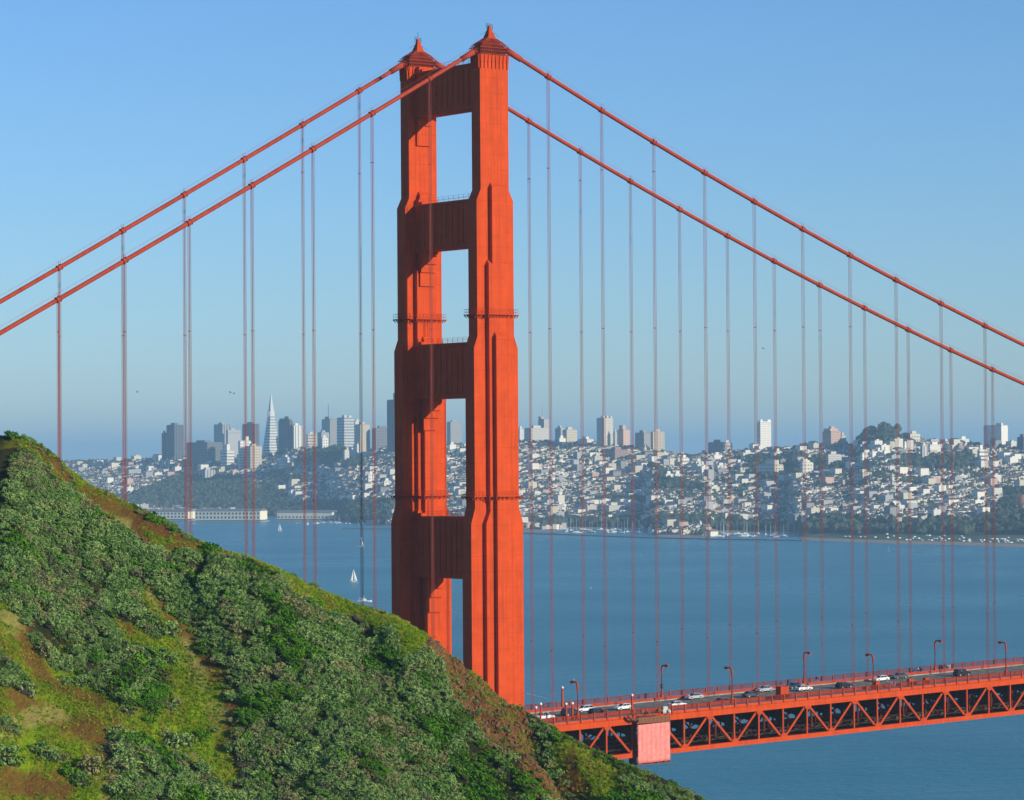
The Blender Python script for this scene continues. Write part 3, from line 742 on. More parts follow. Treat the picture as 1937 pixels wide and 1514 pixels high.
# floor beams with curved knees; the deck's shade is painted into their colour
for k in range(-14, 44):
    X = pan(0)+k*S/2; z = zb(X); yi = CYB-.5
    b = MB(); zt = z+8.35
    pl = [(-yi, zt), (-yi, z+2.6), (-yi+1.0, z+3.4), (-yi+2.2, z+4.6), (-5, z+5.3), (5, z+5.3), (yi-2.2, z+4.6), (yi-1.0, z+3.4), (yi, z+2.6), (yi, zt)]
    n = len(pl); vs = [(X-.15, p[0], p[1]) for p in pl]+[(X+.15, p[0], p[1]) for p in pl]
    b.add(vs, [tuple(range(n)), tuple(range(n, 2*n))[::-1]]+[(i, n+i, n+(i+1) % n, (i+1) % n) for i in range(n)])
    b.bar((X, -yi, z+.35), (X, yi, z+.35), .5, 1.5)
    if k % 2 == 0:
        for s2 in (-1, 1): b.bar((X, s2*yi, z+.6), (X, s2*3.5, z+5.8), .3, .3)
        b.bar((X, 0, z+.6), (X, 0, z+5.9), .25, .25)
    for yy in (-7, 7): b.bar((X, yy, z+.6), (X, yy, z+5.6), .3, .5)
    b.build('floor_beam', ORANGE_SHADED, bridge)
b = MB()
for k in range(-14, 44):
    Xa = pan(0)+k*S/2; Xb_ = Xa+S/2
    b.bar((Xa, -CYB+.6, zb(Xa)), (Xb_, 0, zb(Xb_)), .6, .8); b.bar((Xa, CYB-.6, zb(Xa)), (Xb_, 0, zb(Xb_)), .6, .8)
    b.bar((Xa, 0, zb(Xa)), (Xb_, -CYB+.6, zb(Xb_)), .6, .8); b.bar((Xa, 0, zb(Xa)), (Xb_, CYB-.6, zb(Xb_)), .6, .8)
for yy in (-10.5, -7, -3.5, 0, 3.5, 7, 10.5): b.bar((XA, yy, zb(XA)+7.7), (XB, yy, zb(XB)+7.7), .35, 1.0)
b.build('lateral_bracing', ORANGE_SHADED, bridge)
b = MB()
for yy in (-10.3, -3, 5, 10): b.bar((XA, yy, zb(XA)+1.15), (XB, yy, zb(XB)+1.15), 2.2, .08)
for k in range(6, 44):
    X = pan(0)+k*S/2+2.2
    for yy in (-10.8, -8.8, -6.5): b.tube((X+random.uniform(-1, 1), yy, zb(X)+.9), (X+random.uniform(1.5, 3), yy+random.uniform(-.5, .5), zb(X)+random.uniform(1.0, 2.0)), .14, 6)
    b.box((X+.8, -9.8, zb(X)+1.3), (random.uniform(.8, 2.2), .9, random.uniform(.4, 1.0)))
b.build('maintenance_walkway', mat('galvanised', (.075, .040, .022), .85), bridge)
# road slab, lane lines, sidewalks and railings
def strip(name, y0, y1, dz, th, m, par, xa=XA, xb=XB):
    b = MB(); b.bar((xa, (y0+y1)/2, road_z(xa)+dz-th/2), (xb, (y0+y1)/2, road_z(xb)+dz-th/2), abs(y1-y0), th); return b.build(name, m, par)
deck = strip('roadway', -9.4, 9.4, 0, .3, ASPH, bridge)
for yy in (-6.2, -3.1, 0, 3.1, 6.2):
    b = MB()
    for i in range(int((XB-XA)/6)):
        xa = XA+i*6; b.bar((xa, yy, road_z(xa)+.008), (xa+2.0, yy, road_z(xa+2)+.008), .16, .008)
    b.build('lane_line', mat('lane_paint', (.62, .58, .40), .7), deck)
for sy in (-1, 1):
    sw = strip('sidewalk', sy*9.4, sy*13.95, .28, .35, WALK, bridge)
    b = MB(); b.bar((XA, sy*9.55, road_z(XA)+.55), (XB, sy*9.55, road_z(XB)+.55), .22, .75); b.build('barrier_curb', DUSTY, sw)
    yr = sy*14.15
    b = MB()   # fascia girder under the walkway edge
    b.bar((XA, yr, road_z(XA)-.25), (XB, yr, road_z(XB)-.25), .14, .16)
    b.bar((XA, sy*14.0, road_z(XA)+.05), (XB, sy*14.0, road_z(XB)+.05), .3, .42)
    rl = b.build('railing', ORANGE, bridge)
    b = MB()
    b.bar((XA, yr, road_z(XA)+1.52), (XB, yr, road_z(XB)+1.52), .2, .12); b.bar((XA, yr, road_z(XA)+.62), (XB, yr, road_z(XB)+.62), .12, .1)
    npk = int((XB-XA)/.32)
    for i in range(npk):
        X = XA+i*.32; b.bar((X, yr, road_z(X)+.6), (X, yr, road_z(X)+1.5), .035, .13)
    b.build('pickets', RAILP, rl)
    for i in range(int((XB-XA)/(S/4))+1):
        X = XA+i*S/4; b = MB(); b.box((X, yr+sy*.04, road_z(X)+.68), (.30, .30, 1.9)); b.build('rail_post', DUSTY, rl)

# ------------------------------------------------------------------ street lamps on the bridge
def make_lamp():
    r = empty('street_lamp', (0, 0, 0))
    b = MB(); b.rects([(-.05, .36, .36), (1.0, .30, .30), (1.05, .22, .22)]); b.build('lamp_base', ORANGE2, r)
    b = MB(); H = 8.0
    pts = [(0, 0, .9), (0, 0, H-.8), (0, .12, H-.25), (0, .45, H+.12), (0, .95, H+.22), (0, 1.5, H+.18)]
    b.path(pts, [.28, .24, .23, .21, .18, .15], 8); b.build('lamp_pole', ORANGE2, r)
    b = MB(); b.rects([(H-.12, .22, .5, (0, 1.95)), (H+.2, .28, .58, (0, 1.95)), (H+.42, .16, .4, (0, 1.95))]); h = b.build('lamp_head', DUSTY, r)
    b = MB(); b.rects([(H-.2, .16, .4, (0, 1.95)), (H-.12, .2, .46, (0, 1.95))]); b.build('lens', mat('amber_lens', (.75, .45, .12), .3), r)
    return r
proto = make_lamp(); first = True
def place_lamp(px, py, sy, lab):
    global first
    # foot on the walkway edge at Y = sy*9.9
    d = ray(px, py); t = (sy*9.95-CY)/d[1]; P = CAM+d*t
    o = proto if first else copy_tree(proto); first = False
    o.location = (P[0], sy*9.95, road_z(P[0])+.28); o.rotation_euler = (0, 0, math.pi if sy > 0 else 0)
    tag(o, lab, 'street lamp', 'curved street lamps along the bridge deck'); return o
place_lamp(1093, 1355, -1, 'curved orange street lamp nearest the tower, among the short white-topped posts')
place_lamp(1385, 1325, -1, 'curved orange street lamp on the near walkway, rising behind the red car')
place_lamp(1652, 1298, -1, 'curved orange street lamp on the near walkway beside the white car with open road behind')
l4 = place_lamp(1903, 1271, -1, 'curved orange street lamp on the near walkway at the right edge of the picture')
f1 = place_lamp(1252, 1320, 1, 'curved orange street lamp on the far walkway with a dark box on its pole')
place_lamp(1521, 1295, 1, 'curved orange street lamp on the far walkway above the white car passing a dark one')
place_lamp(1769, 1269, 1, 'curved orange street lamp on the far walkway beside the group of walkers')
b = MB(); b.box((0, .1, 3.2), (.5, .55, 1.1)); b.build('control_box', DARKM, f1)
# short posts with white globes
def make_globe(h, r=.2):
    g = empty('globe_lamp', (0, 0, 0)); b = MB(); b.rects([(0, r+.08, r+.08), (.6, r, r), (h, r*.8, r*.8), (h+.15, r*1.4, r*1.4)]); b.build('lamp_post', ORANGE2, g)
    b = MB(); b.ball((0, 0, h+.42), .33, 10, 8); b.build('lamp_globe', WHITE, g, True); return g
def place_globe(px, py, Y, h, lab, r=.2):
    d = ray(px, py); P = CAM+d*((Y-CY)/d[1]); g = make_globe(h, r); g.location = (P[0], Y, road_z(P[0])+.25)
    tag(g, lab, 'lamp post', 'posts with white globes on the bridge walkways')
place_globe(1064, 1340, 10.6, 4.6, 'tall post with a white globe on the far walkway just right of the tower')
place_globe(1014, 1373, -12.4, 3.3, 'slim dark post with white globe, left one before the white pickup', .12)
place_globe(1023, 1371, -12.4, 4.0, 'slim dark post with white globe, right one before the white pickup', .12)
place_globe(1071, 1363, -12.0, 3.4, 'stout orange post with a small white top in front of the dark blue truck')
place_globe(1083, 1362, -12.0, 3.4, 'stout orange post with a small white top beside the curved lamp')
place_globe(1196, 1350, -12.6, 4.0, 'orange post with a white globe beside the pink work enclosure', .22)

# ------------------------------------------------------------------ vehicles
def make_car(kind, paintm, name='parked_car'):
    r = empty(name, (0, 0, 0))
    if kind == 'sedan': L, low, prof = 4.6, .82, [(-2.3, .35), (-2.3, .80), (-2.15, .92), (-1.55, .97), (-.4, .98), (1.0, .95), (1.9, .82), (2.28, .66), (2.3, .35)]; cab = [(-1.75, .95), (-1.05, 1.40), (.25, 1.42), (1.1, .94)]
    elif kind == 'suv': L, low, prof = 4.9, .9, [(-2.4, .4), (-2.42, 1.0), (-2.3, 1.12), (.9, 1.12), (2.1, 1.02), (2.4, .8), (2.4, .4)]; cab = [(-2.25, 1.1), (-2.0, 1.78), (.35, 1.80), (1.15, 1.1)]
    elif kind == 'wagon': L, low, prof = 4.6, .82, [(-2.3, .35), (-2.32, .9), (-2.2, 1.0), (1.0, .96), (1.95, .84), (2.28, .66), (2.3, .35)]; cab = [(-2.15, .97), (-1.85, 1.46), (.2, 1.48), (1.05, .94)]
    else: L, low, prof = 5.3, .95, [(-2.65, .5), (-2.65, 1.15), (-.8, 1.15), (-.7, 1.1), (1.1, 1.12), (2.5, 1.02), (2.65, .8), (2.65, .5)]; cab = [(-.75, 1.1), (-.55, 1.78), (.7, 1.80), (1.25, 1.1)]
    hw = .88; b = MB(); n = len(prof)
    for lvl, (s_, y_) in enumerate((( -1, hw), (1, hw))): pass
    ys = [(-hw, 0), (-hw+.06, 1), (hw-.06, 1), (hw, 0)]
    # shell with slightly tucked flanks
    vs = []
    for yy, k in ys:
        for (x, z) in prof: vs.append((x*(1 if k else .985), yy, z+(.02 if k else -.02)))
    fs = [tuple(range(n))[::-1], tuple(range(3*n, 4*n))]
    for k in range(3):
        for i in range(n): fs.append((k*n+i, k*n+(i+1) % n, (k+1)*n+(i+1) % n, (k+1)*n+i))
    b.add(vs, fs); b.build('body', paintm, r)
    g = MB(); hc = hw-.07; ht = hw-.22; c = cab
    vs = [(c[0][0], -hc, c[0][1]), (c[1][0], -ht, c[1][1]), (c[2][0], -ht, c[2][1]), (c[3][0], -hc, c[3][1])]; vs += [(x, -y, z) for x, y, z in vs]
    g.add(vs, [(0, 3, 2, 1), (4, 5, 6, 7), (0, 1, 5, 4), (1, 2, 6, 5), (2, 3, 7, 6), (3, 0, 4, 7)]); g.build('windows', GLASSY, r)
    rf = MB(); rf.box(((c[1][0]+c[2][0])/2, 0, c[1][1]+.03), (c[2][0]-c[1][0]+.1, 2*ht+.06, .07))
    for s_ in (-1, 1):
        rf.bar((c[1][0], s_*(ht+.01), c[1][1]), (c[0][0], s_*(hc+.01), c[0][1]), .07, .07); rf.bar((c[2][0], s_*(ht+.01), c[2][1]), (c[3][0], s_*(hc+.01), c[3][1]), .07, .07)
        xm = (c[1][0]+c[2][0])/2; rf.bar((xm, s_*(ht+.01), c[1][1]), (xm-.05, s_*(hc+.01), c[0][1]), .07, .10)
    rf.build('roof', paintm, r)
    for sx in (-1, 1):
        for s_ in (-1, 1):
            wb = MB(); wb.tube((sx*L*.30, s_*(hw-.2), .33), (sx*L*.30, s_*(hw+.03), .33), .34, 12); wh = wb.build('wheel', RUBBER, r)
            wb = MB(); wb.tube((sx*L*.30, s_*(hw+.0), .33), (sx*L*.30, s_*(hw+.05), .33), .2, 10); wb.build('rim', mat('alloy', (.5, .5, .5), .35, .6) if 'alloy' not in bpy.data.materials else bpy.data.materials['alloy'], wh)
    for s_ in (-1, 1):
        lb = MB(); lb.box((L/2-.0, s_*.62, low-.16), (.1, .3, .14)); lb.build('headlight', WHITE, r)
        lb = MB(); lb.box((-L/2+.0, s_*.66, low), (.1, .24, .18)); lb.build('tail_light', bpy.data.materials.get('tail_red') or mat('tail_red', (.4, .01, .01), .3), r)
    return r
def cp(n, c, me=0.0, ro=.3): return bpy.data.materials.get(n) or mat(n, c, ro, me, .6)
PW_ = cp('car_white', (.78, .78, .76)); PS = cp('car_silver', (.50, .52, .53), .5, .35); PB = cp('car_dark_blue', (.015, .03, .06)); PK = cp('car_black', (.012, .012, .014)); PT = cp('car_teal', (.05, .10, .11), .3); PR_ = cp('car_red', (.30, .03, .02)); PG = cp('car_grey', (.10, .12, .13), .4)
CARS = [('pickup', PW_, 1028, 1363, 0, 'white pickup truck half hidden by the hill crest beside the tower', 'pickup_truck', 'truck'),
        ('suv', PB, 1080, 1354, 0, 'dark blue tall truck behind the short posts near the tower', 'parked_car', 'car'),
        ('wagon', PW_, 1105, 1347, 1, 'white station wagon just beyond the dark blue truck', 'station_wagon', 'car'),
        ('wagon', PK, 1131, 1352, 0, 'dark car with white door panels close to the near railing', 'moving_car', 'car'),
        ('sedan', PW_, 1179, 1343, 1, 'white sedan on open road left of the pink work enclosure', 'moving_car', 'car'),
        ('sedan', PW_, 1281, 1338, 0, 'white sedan just above the near railing right of the pink work enclosure', 'moving_car', 'car'),
        ('sedan', PS, 1313, 1323, 1, 'silver sedan in a far lane with a long shadow on its left', 'moving_car', 'car'),
        ('sedan', PR_, 1368, 1332, 0, 'red car mostly hidden behind the near railing at the street lamp', 'moving_car', 'car'),
        ('sedan', PT, 1421, 1319, 0, 'dark teal sedan behind the near railing', 'moving_car', 'car'),
        ('sedan', PS, 1446, 1309, 1, 'silver sedan just beyond the dark teal one', 'moving_car', 'car'),
        ('sedan', PB, 1502, 1303, 1, 'dark blue sedan partly hidden by a white car', 'moving_car', 'car'),
        ('sedan', PW_, 1520, 1307, 0, 'white sedan in front of a dark blue one right of the orange cabinet', 'moving_car', 'car'),
        ('wagon', PK, 1597, 1302, 0, 'black wagon with bright side windows by the near railing', 'moving_car', 'car'),
        ('sedan', PW_, 1666, 1289, 1, 'white sedan directly right of the near street lamp', 'moving_car', 'car'),
        ('sedan', PG, 1701, 1284, 1, 'dark grey sedan following the white one', 'moving_car', 'car'),
        ('suv', PK, 1820, 1279, 0, 'black van at the right of the picture, low behind the railing', 'moving_car', 'car'),
        ]
for kd, pm, px, py, fl, lab, nm, ct in CARS:
    P = on_deck(px, py); r = make_car(kd, pm, nm)
    r.location = (P[0], P[1], road_z(P[0])+.01); r.rotation_euler = (0, -math.atan(ZBG), 0) if not fl else (0, math.atan(ZBG), math.pi)
    tag(r, lab, ct, 'vehicles crossing the bridge')
# utility cabinets
def cabinet(px, py, Y, sz, lab):
    d = ray(px, py); P = CAM+d*((Y-CY)/d[1]); r = empty('utility_cabinet', (P[0], Y, road_z(P[0])+.28))
    b = MB(); b.rects([(0, sz[0]/2, sz[1]/2), (sz[2], sz[0]/2, sz[1]/2), (sz[2]+.08, sz[0]/2-.1, sz[1]/2-.1)]); b.build('housing', ORANGE2, r)
    b = MB(); b.box((sz[0]*.2, -sz[1]/2-.02, sz[2]*.35), (sz[0]*.4, .04, sz[2]*.3)); b.build('door', DUSTY, r)
    tag(r, lab, 'cabinet')
cabinet(1480, 1325, -12.6, (2.6, 1.8, 3.0), 'big orange steel cabinet standing above the near railing between two cars')
cabinet(1658, 1302, -12.6, (1.2, .9, 1.9), 'small orange cabinet at the foot of the near street lamp')
cabinet(1722, 1296, -12.6, (1.6, .9, 1.7), 'small orange cabinet above the near railing right of the two strollers')
cabinet(1752, 1292, -12.6, (1.4, .9, 1.6), 'small orange cabinet above the near railing below the far lamp')

# ------------------------------------------------------------------ work enclosure with its pink sheeting
def tarp_mat():
    m = mat('pink_sheeting', (.80, .20, .17), .7, 0, .2); k = N(m); g = k.n('ShaderNodeNewGeometry').outputs['Position']
    sp = k.n('ShaderNodeSeparateXYZ'); k.l(g, sp.inputs[0])
    a = k.math('LESS_THAN', k.math('FRACT', k.math('MULTIPLY', k.math('ADD', sp.outputs[0], .5), 1/1.35)), .09)
    n = k.noise(g, 1.2, 4); c = k.ramp(n, [(.3, (.80, .20, .18)), (.7, (.90, .29, .25))])
    c = k.mix(k.math('MULTIPLY', a, k.math('MULTIPLY', k.noise(g, 1.0, 2), 1.5)), c, (.45, .08, .07))
    k.l(c, k.p.inputs['Base Color']); k.bump(n, .4, .15); return m
pA = on_plane_y(1204, 1400, -15.0); pB = on_plane_y(1265, 1400, -15.0)
xa, xb = pA[0], pB[0]; xm = (xa+xb)/2
enc = empty('work_enclosure', (xm, -14.6, road_z(xm)), 0, 'pink sheeted work enclosure hung over the side of the bridge truss', 'scaffold')
b = MB(); wd = xb-xa; zt = -1.9; zl = -10.7
nn = 24
vs = []; fs = []
for j in range(13):
    for i in range(nn+1):
        x = -wd/2+wd*i/nn; z = zt+(zl-zt)*j/12
        vs.append((x, -.9+.05*math.sin(i*1.7+j*.6)+random.uniform(-.03, .03), z+ZBG*x))
for j in range(12):
    for i in range(nn): q = j*(nn+1)+i; fs.append((q, q+1, q+nn+2, q+nn+1))
b.add(vs, fs); tarp = b.build('sheeting', tarp_mat(), enc, True)
sm = tarp.modifiers.new('thick', 'SOLIDIFY'); sm.thickness = .04
b = MB(); b.box((-wd/2-.1, .9, (zt+zl)/2-.05), (.12, 2.7, zt-zl+.6)); b.box((wd/2-.05, .9, (zt+zl)/2-.05), (.12, 3.4, zt-zl+.2)); b.build('end_sheet', mat('brown_sheet', (.10, .035, .02), .8), enc)
b = MB()
for i in range(9):
    x = -wd/2+wd*i/8; b.tube((x, -.78, zl-.5), (x, -.78, .9 if i in (0, 8) else -.5), .06, 5)
for z in (zl-.4, zl+3, zl+6, zt+.2, zt+.8, -.4): b.tube((-wd/2-.3, -.76, z), (wd/2+.3, -.76, z), .055, 5)
for i in range(9):
    x = -wd/2+wd*i/8; b.tube((x, -.7, zt+.05), (x+.5, -.1, -.3), .04, 4)
    b.tube((x, -.8, .3), (x, 1.2, .5), .04, 4)
b.build('scaffold_tubes', mat('rusty_tube', (.22, .09, .04), .8), enc)
b = MB(); b.box((0, .6, zl-.35), (wd+.3, 3.0, .14))
b.build('platform', mat('rusty_boards', (.20, .075, .04), .85), enc)
b = MB(); b.box((0, -.72, -1.1), (wd, .08, 1.3)); b.build('side_board', bpy.data.materials['rusty_boards'], enc)
b = MB(); b.box((-1, .3, -.1), (wd*.6, 1.2, .12)); b.build('work_deck', bpy.data.materials['rusty_boards'], enc)
b = MB()
for i in range(14): b.box((random.uniform(-wd/2, wd/2), random.uniform(-.7, 1), zl-.1), (random.uniform(.3, 1.2), .4, random.uniform(.15, .5)))
for i in range(10): b.box((random.uniform(-wd/2, wd/2-1), random.uniform(0, 1.6), .5+random.uniform(0, .6)), (random.uniform(.3, 1.0), .5, random.uniform(.3, .9)))
b.build('stored_gear', bpy.data.materials['rusty_boards'], enc)
b = MB(); b.path([(-wd/2-2.6, -.5, .1), (-wd/2-1.7, -.8, -.6), (-wd/2-.7, -.9, -.9), (-wd/2-.2, -.9, -.5), (-wd/2+.2, -.9, -1.2)], .35, 8)
b.path([(-wd/2, -.8, .5), (-wd/4, -.9, .2), (0, -.85, .9), (wd/5, -.9, .6)], .06, 5); b.build('hose', mat('brown_hose', (.12, .04, .025), .8), enc)
cg = empty('compressor_unit', (xm+wd/2-.6, -14.2, road_z(xm)+.3), 0, 'pale grey machine on the railing at the right corner of the pink enclosure', 'machine')
b = MB(); b.rects([(-.2, .7, .45), (1.2, .7, .45), (1.4, .55, .35)]); b.build('casing', cp('pale_grey', (.5, .5, .48)), cg)
b = MB(); b.tube((.5, -.5, .2), (1.1, -.5, .2), .5, 12); b.tube((-.6, -.5, .9), (-.2, -.5, 1.5), .1, 6); b.build('reel', cp('pale_grey2', (.62, .6, .55)), cg)

# ------------------------------------------------------------------ people on the walkways
def skin_obj(name, pts, edges, rad, m, parent, root=0):
    me = bpy.data.meshes.new(name); me.from_pydata(pts, edges, []); me.materials.append(m)
    o = bpy.data.objects.new(name, me); C.objects.link(o); adopt(o, parent)
    md = o.modifiers.new('skin', 'SKIN'); md.use_smooth_shade = True
    if not me.skin_vertices: return o
    for i, v_ in enumerate(me.skin_vertices[0].data): v_.radius = (rad[i], rad[i]*.85 if i in (1, 2) and name == 'x' else rad[i]); v_.use_root = (i == root)
    s = o.modifiers.new('sub', 'SUBSURF'); s.levels = 1; s.render_levels = 1
    return o
SKINM = mat('skin', (.42, .24, .16), .6); HAIRM = mat('hair', (.03, .02, .012), .8)
def person(px, py, Y, rz, top, bot, lab, swing=.18, h=1.72):
    d = ray(px, py); P = CAM+d*((Y-CY)/d[1])
    r = empty('person', (P[0], Y, road_z(P[0])+.28), rz)
    tm = bpy.data.materials.get('cloth_%s' % top[0]) or mat('cloth_%s' % top[0], top[1], .9); bm_ = bpy.data.materials.get('cloth_%s' % bot[0]) or mat('cloth_%s' % bot[0], bot[1], .9)
    s = swing
    J = {'pel': (0, 0, .95), 'wst': (0, 0, 1.08), 'che': (.02, 0, 1.32), 'nck': (.02, 0, 1.50), 'hd': (.04, 0, 1.60), 'ht': (.04, 0, 1.71),
         'sl': (.02, .19, 1.40), 'el': (-s, .25, 1.14), 'wl': (-s*.2+.06, .26, .92), 'hl': (.0, .26, .82), 'sr': (.02, -.19, 1.40), 'er': (s*.4, -.25, 1.14), 'wr': (s*1.3, -.26, .95), 'hr': (s*1.5, -.26, .86),
         'tl': (0, .10, .90), 'kl': (s, .11, .50), 'al': (s*.9, .11, .08), 'fl': (s*.9+.18, .12, .04), 'tr': (0, -.10, .90), 'kr': (-s*.3, -.11, .50), 'ar': (-s*1.4, -.11, .12), 'fr': (-s*1.4+.16, -.12, .05)}
    R_ = {'pel': .14, 'wst': .13, 'che': .155, 'nck': .06, 'hd': .095, 'ht': .075, 'sl': .07, 'el': .05, 'wl': .035, 'hl': .04, 'sr': .07, 'er': .05, 'wr': .035, 'hr': .04, 'tl': .10, 'kl': .065, 'al': .045, 'fl': .04, 'tr': .10, 'kr': .065, 'ar': .045, 'fr': .04}
    E_ = [('pel', 'wst'), ('wst', 'che'), ('che', 'nck'), ('nck', 'hd'), ('hd', 'ht'), ('che', 'sl'), ('sl', 'el'), ('el', 'wl'), ('wl', 'hl'), ('che', 'sr'), ('sr', 'er'), ('er', 'wr'), ('wr', 'hr'), ('pel', 'tl'), ('tl', 'kl'), ('kl', 'al'), ('al', 'fl'), ('pel', 'tr'), ('tr', 'kr'), ('kr', 'ar'), ('ar', 'fr')]
    def sub(name, ks, m, grow):
        ix = {k: i for i, k in enumerate(ks)}
        skin_obj(name, [J[k] for k in ks], [(ix[a], ix[b_]) for a, b_ in E_ if a in ix and b_ in ix], [R_[k]+grow for k in ks], m, r)
    sub('body', list(J), SKINM, 0); sub('jacket', ['che', 'wst', 'pel', 'sl', 'el', 'wl', 'sr', 'er', 'wr'], tm, .025); sub('trousers', ['pel', 'tl', 'kl', 'al', 'tr', 'kr', 'ar'], bm_, .02)
    b = MB(); b.ball((.02, 0, 1.72), .115, 8, 6, 0, 1, .95, .85); b.build('hair', HAIRM, r, True)
    r.scale = (h/1.8,)*3; tag(r, lab, 'person', 'people walking on the bridge')
BLK = ('black', (.015, .015, .02)); WHT = ('white', (.8, .8, .78)); BLU = ('blue', (.05, .08, .16)); TAN = ('tan', (.40, .28, .14)); RED = ('red', (.30, .06, .05)); GRY = ('grey', (.2, .2, .2))
person(1545, 1292, 12.0, 0, BLK, GRY, 'person in black striding alone on the far walkway', .3, 1.85)
person(1736, 1272, 12.0, 0, WHT, BLK, 'person in white top and black trousers, left of a pair on the far walkway')
person(1742, 1271, 12.0, 0, TAN, BLK, 'person in a tan top, right of a walking pair on the far walkway', .15)
person(1778, 1267, 12.2, math.pi, RED, BLK, 'person in dark red by the far street lamp, leftmost of the group')
person(1783, 1266, 11.4, math.pi, BLK, BLK, 'person all in black in the middle of the group at the far railing', .1)
person(1787, 1266, 12.6, 0, RED, GRY, 'person in dark red and grey in the middle of the group at the far railing', .1)
person(1792, 1264, 12.0, 0, WHT, BLU, 'person in a white shirt and blue trousers at the right of the group', .1)
person(1796, 1263, 11.6, 0, WHT, WHT, 'tall person all in white at the right end of the group', .1, 1.9)
person(1686, 1298, -11.6, 0, WHT, TAN, 'person in white and tan on the near walkway in front of the grey car', .2)
person(1692, 1297, -12.0, 0, ('pink', (.6, .35, .3)), WHT, 'person with a pink top on the near walkway in front of the grey car', .2)

# ------------------------------------------------------------------ THE CITY: land across the water
SHORE = [(-500, 972), (-200, 980), (270, 981), (300, 979), (360, 978), (500, 978), (620, 981), (660, 990), (740, 998), (990, 1006), (1050, 1006), (1066, 1000), (1222, 1002), (1240, 1016), (1335, 1018), (1350, 1008), (1500, 1010), (1516, 1022), (1700, 1029), (1800, 1031), (1937, 1036), (2300, 1048)]
CREST = [(-500, 880), (0, 878), (130, 876), (300, 872), (360, 868), (500, 866), (560, 852), (620, 850), (700, 852), (760, 846), (850, 846), (1000, 838), (1100, 842), (1200, 850), (1300, 864), (1390, 858), (1480, 852), (1560, 846), (1600, 843), (1622, 840), (1635, 828), (1650, 819), (1672, 812), (1690, 815), (1703, 825), (1720, 833), (1760, 838), (1800, 838), (1850, 845), (1937, 848), (2300, 850)]
def shore_y(x): return np.interp(x, [p[0] for p in SHORE], [p[1] for p in SHORE])
def crest_y(x): return np.interp(x, [p[0] for p in CREST], [p[1] for p in CREST])
def crest_v(x): return np.interp(x, [-500, 0, 500, 1000, 1500, 2300], [9000, 8600, 7700, 6900, 6300, 5900])
def city_pt(px, t):
    """px column (array), t 0 shore .. 1 crest -> world points"""
    px = np.atleast_1d(np.asarray(px, float)); t = np.broadcast_to(np.asarray(t, float), px.shape)
    out = np.zeros(px.shape+(3,))
    sy_ = shore_y(px); cy_ = crest_y(px); cv = crest_v(px)
    for i in range(len(px)):
        Ps = on_plane_z(px[i], sy_[i], 0.0); vs = (Ps-CAM) @ HF
        tt = t[i]; v = vs+(cv[i]-vs)*tt
        zc = at(px[i], cy_[i], cv[i])[2]
        z = (1.5*min(1, tt*12) + (zc-1.5)*(max(tt-.06, 0)/.94)**1.25) if tt <= 1 else zc*(1-min(1, (tt-1)*1.2))**1.0
        d = ray(px[i], 900); P = CAM+d*(v/(d @ HF)); out[i] = (P[0], P[1], z)
    return out
cols = np.linspace(-480, 2280, 300); ts = np.concatenate([[-.03], np.linspace(0, 1, 70), [1.08, 1.2, 1.45]])
V = []
for x in cols:
    pts = city_pt(np.full(len(ts), x), np.maximum(ts, 0)); pts[0] = city_pt([x], [0])[0]
    p0 = pts[1].copy(); dirv = (p0-CAM)*np.array([1, 1, 0]); dirv /= np.linalg.norm(dirv); pts[0] = p0-dirv*25; pts[0][2] = -3
    V.append(pts)
V = np.array(V); nzx = fbm(V[..., 0]*.004, V[..., 1]*.004, 3, 3)
for i in range(2, len(ts)): V[:, i, 2] += nzx[:, i]*np.clip((V[:, i, 2]-4)*.22, 0, 9)*(0 if ts[i] > .9 else 1)
ni, nj = V.shape[:2]; ii, jj = np.meshgrid(np.arange(ni-1), np.arange(nj-1), indexing='ij'); a = (ii*nj+jj).ravel()
lm = grid_mesh('city_hills', V.reshape(-1, 3), np.stack([a, a+nj, a+nj+1, a+1], -1))
def land():
    m = mat('city_land', (.06, .07, .04), .95); k = N(m); g = k.n('ShaderNodeNewGeometry').outputs['Position']
    sp = k.n('ShaderNodeSeparateXYZ'); k.l(g, sp.inputs[0])
    c = k.ramp(k.noise(g, .02, 5, .7), [(.35, (.022, .034, .018)), (.5, (.06, .06, .045)), (.66, (.16, .15, .13))])
    lawn = k.ramp(k.noise(g, .006, 4, .6), [(.4, (.035, .07, .022)), (.6, (.09, .12, .045))])
    low = k.math('LESS_THAN', sp.outputs[2], 9.0); c = k.mix(low, c, lawn)
    sand = k.math('LESS_THAN', sp.outputs[2], 1.45); c = k.mix(sand, c, (.30, .24, .17))
    k.l(c, k.p.inputs['Base Color']); return m
lm.materials.append(land()); lo = bpy.data.objects.new('city_hills', lm); C.objects.link(lo); lo['kind'] = 'structure'
def city_z(px, py_, ):
    """t for which the ground at column px shows at row py"""
    tt = np.linspace(0, 1, 60); P = city_pt(np.full(60, px), tt); y = proj(P)[1]
    k = np.argmin(np.abs(y-py_)); return P[k], tt[k]

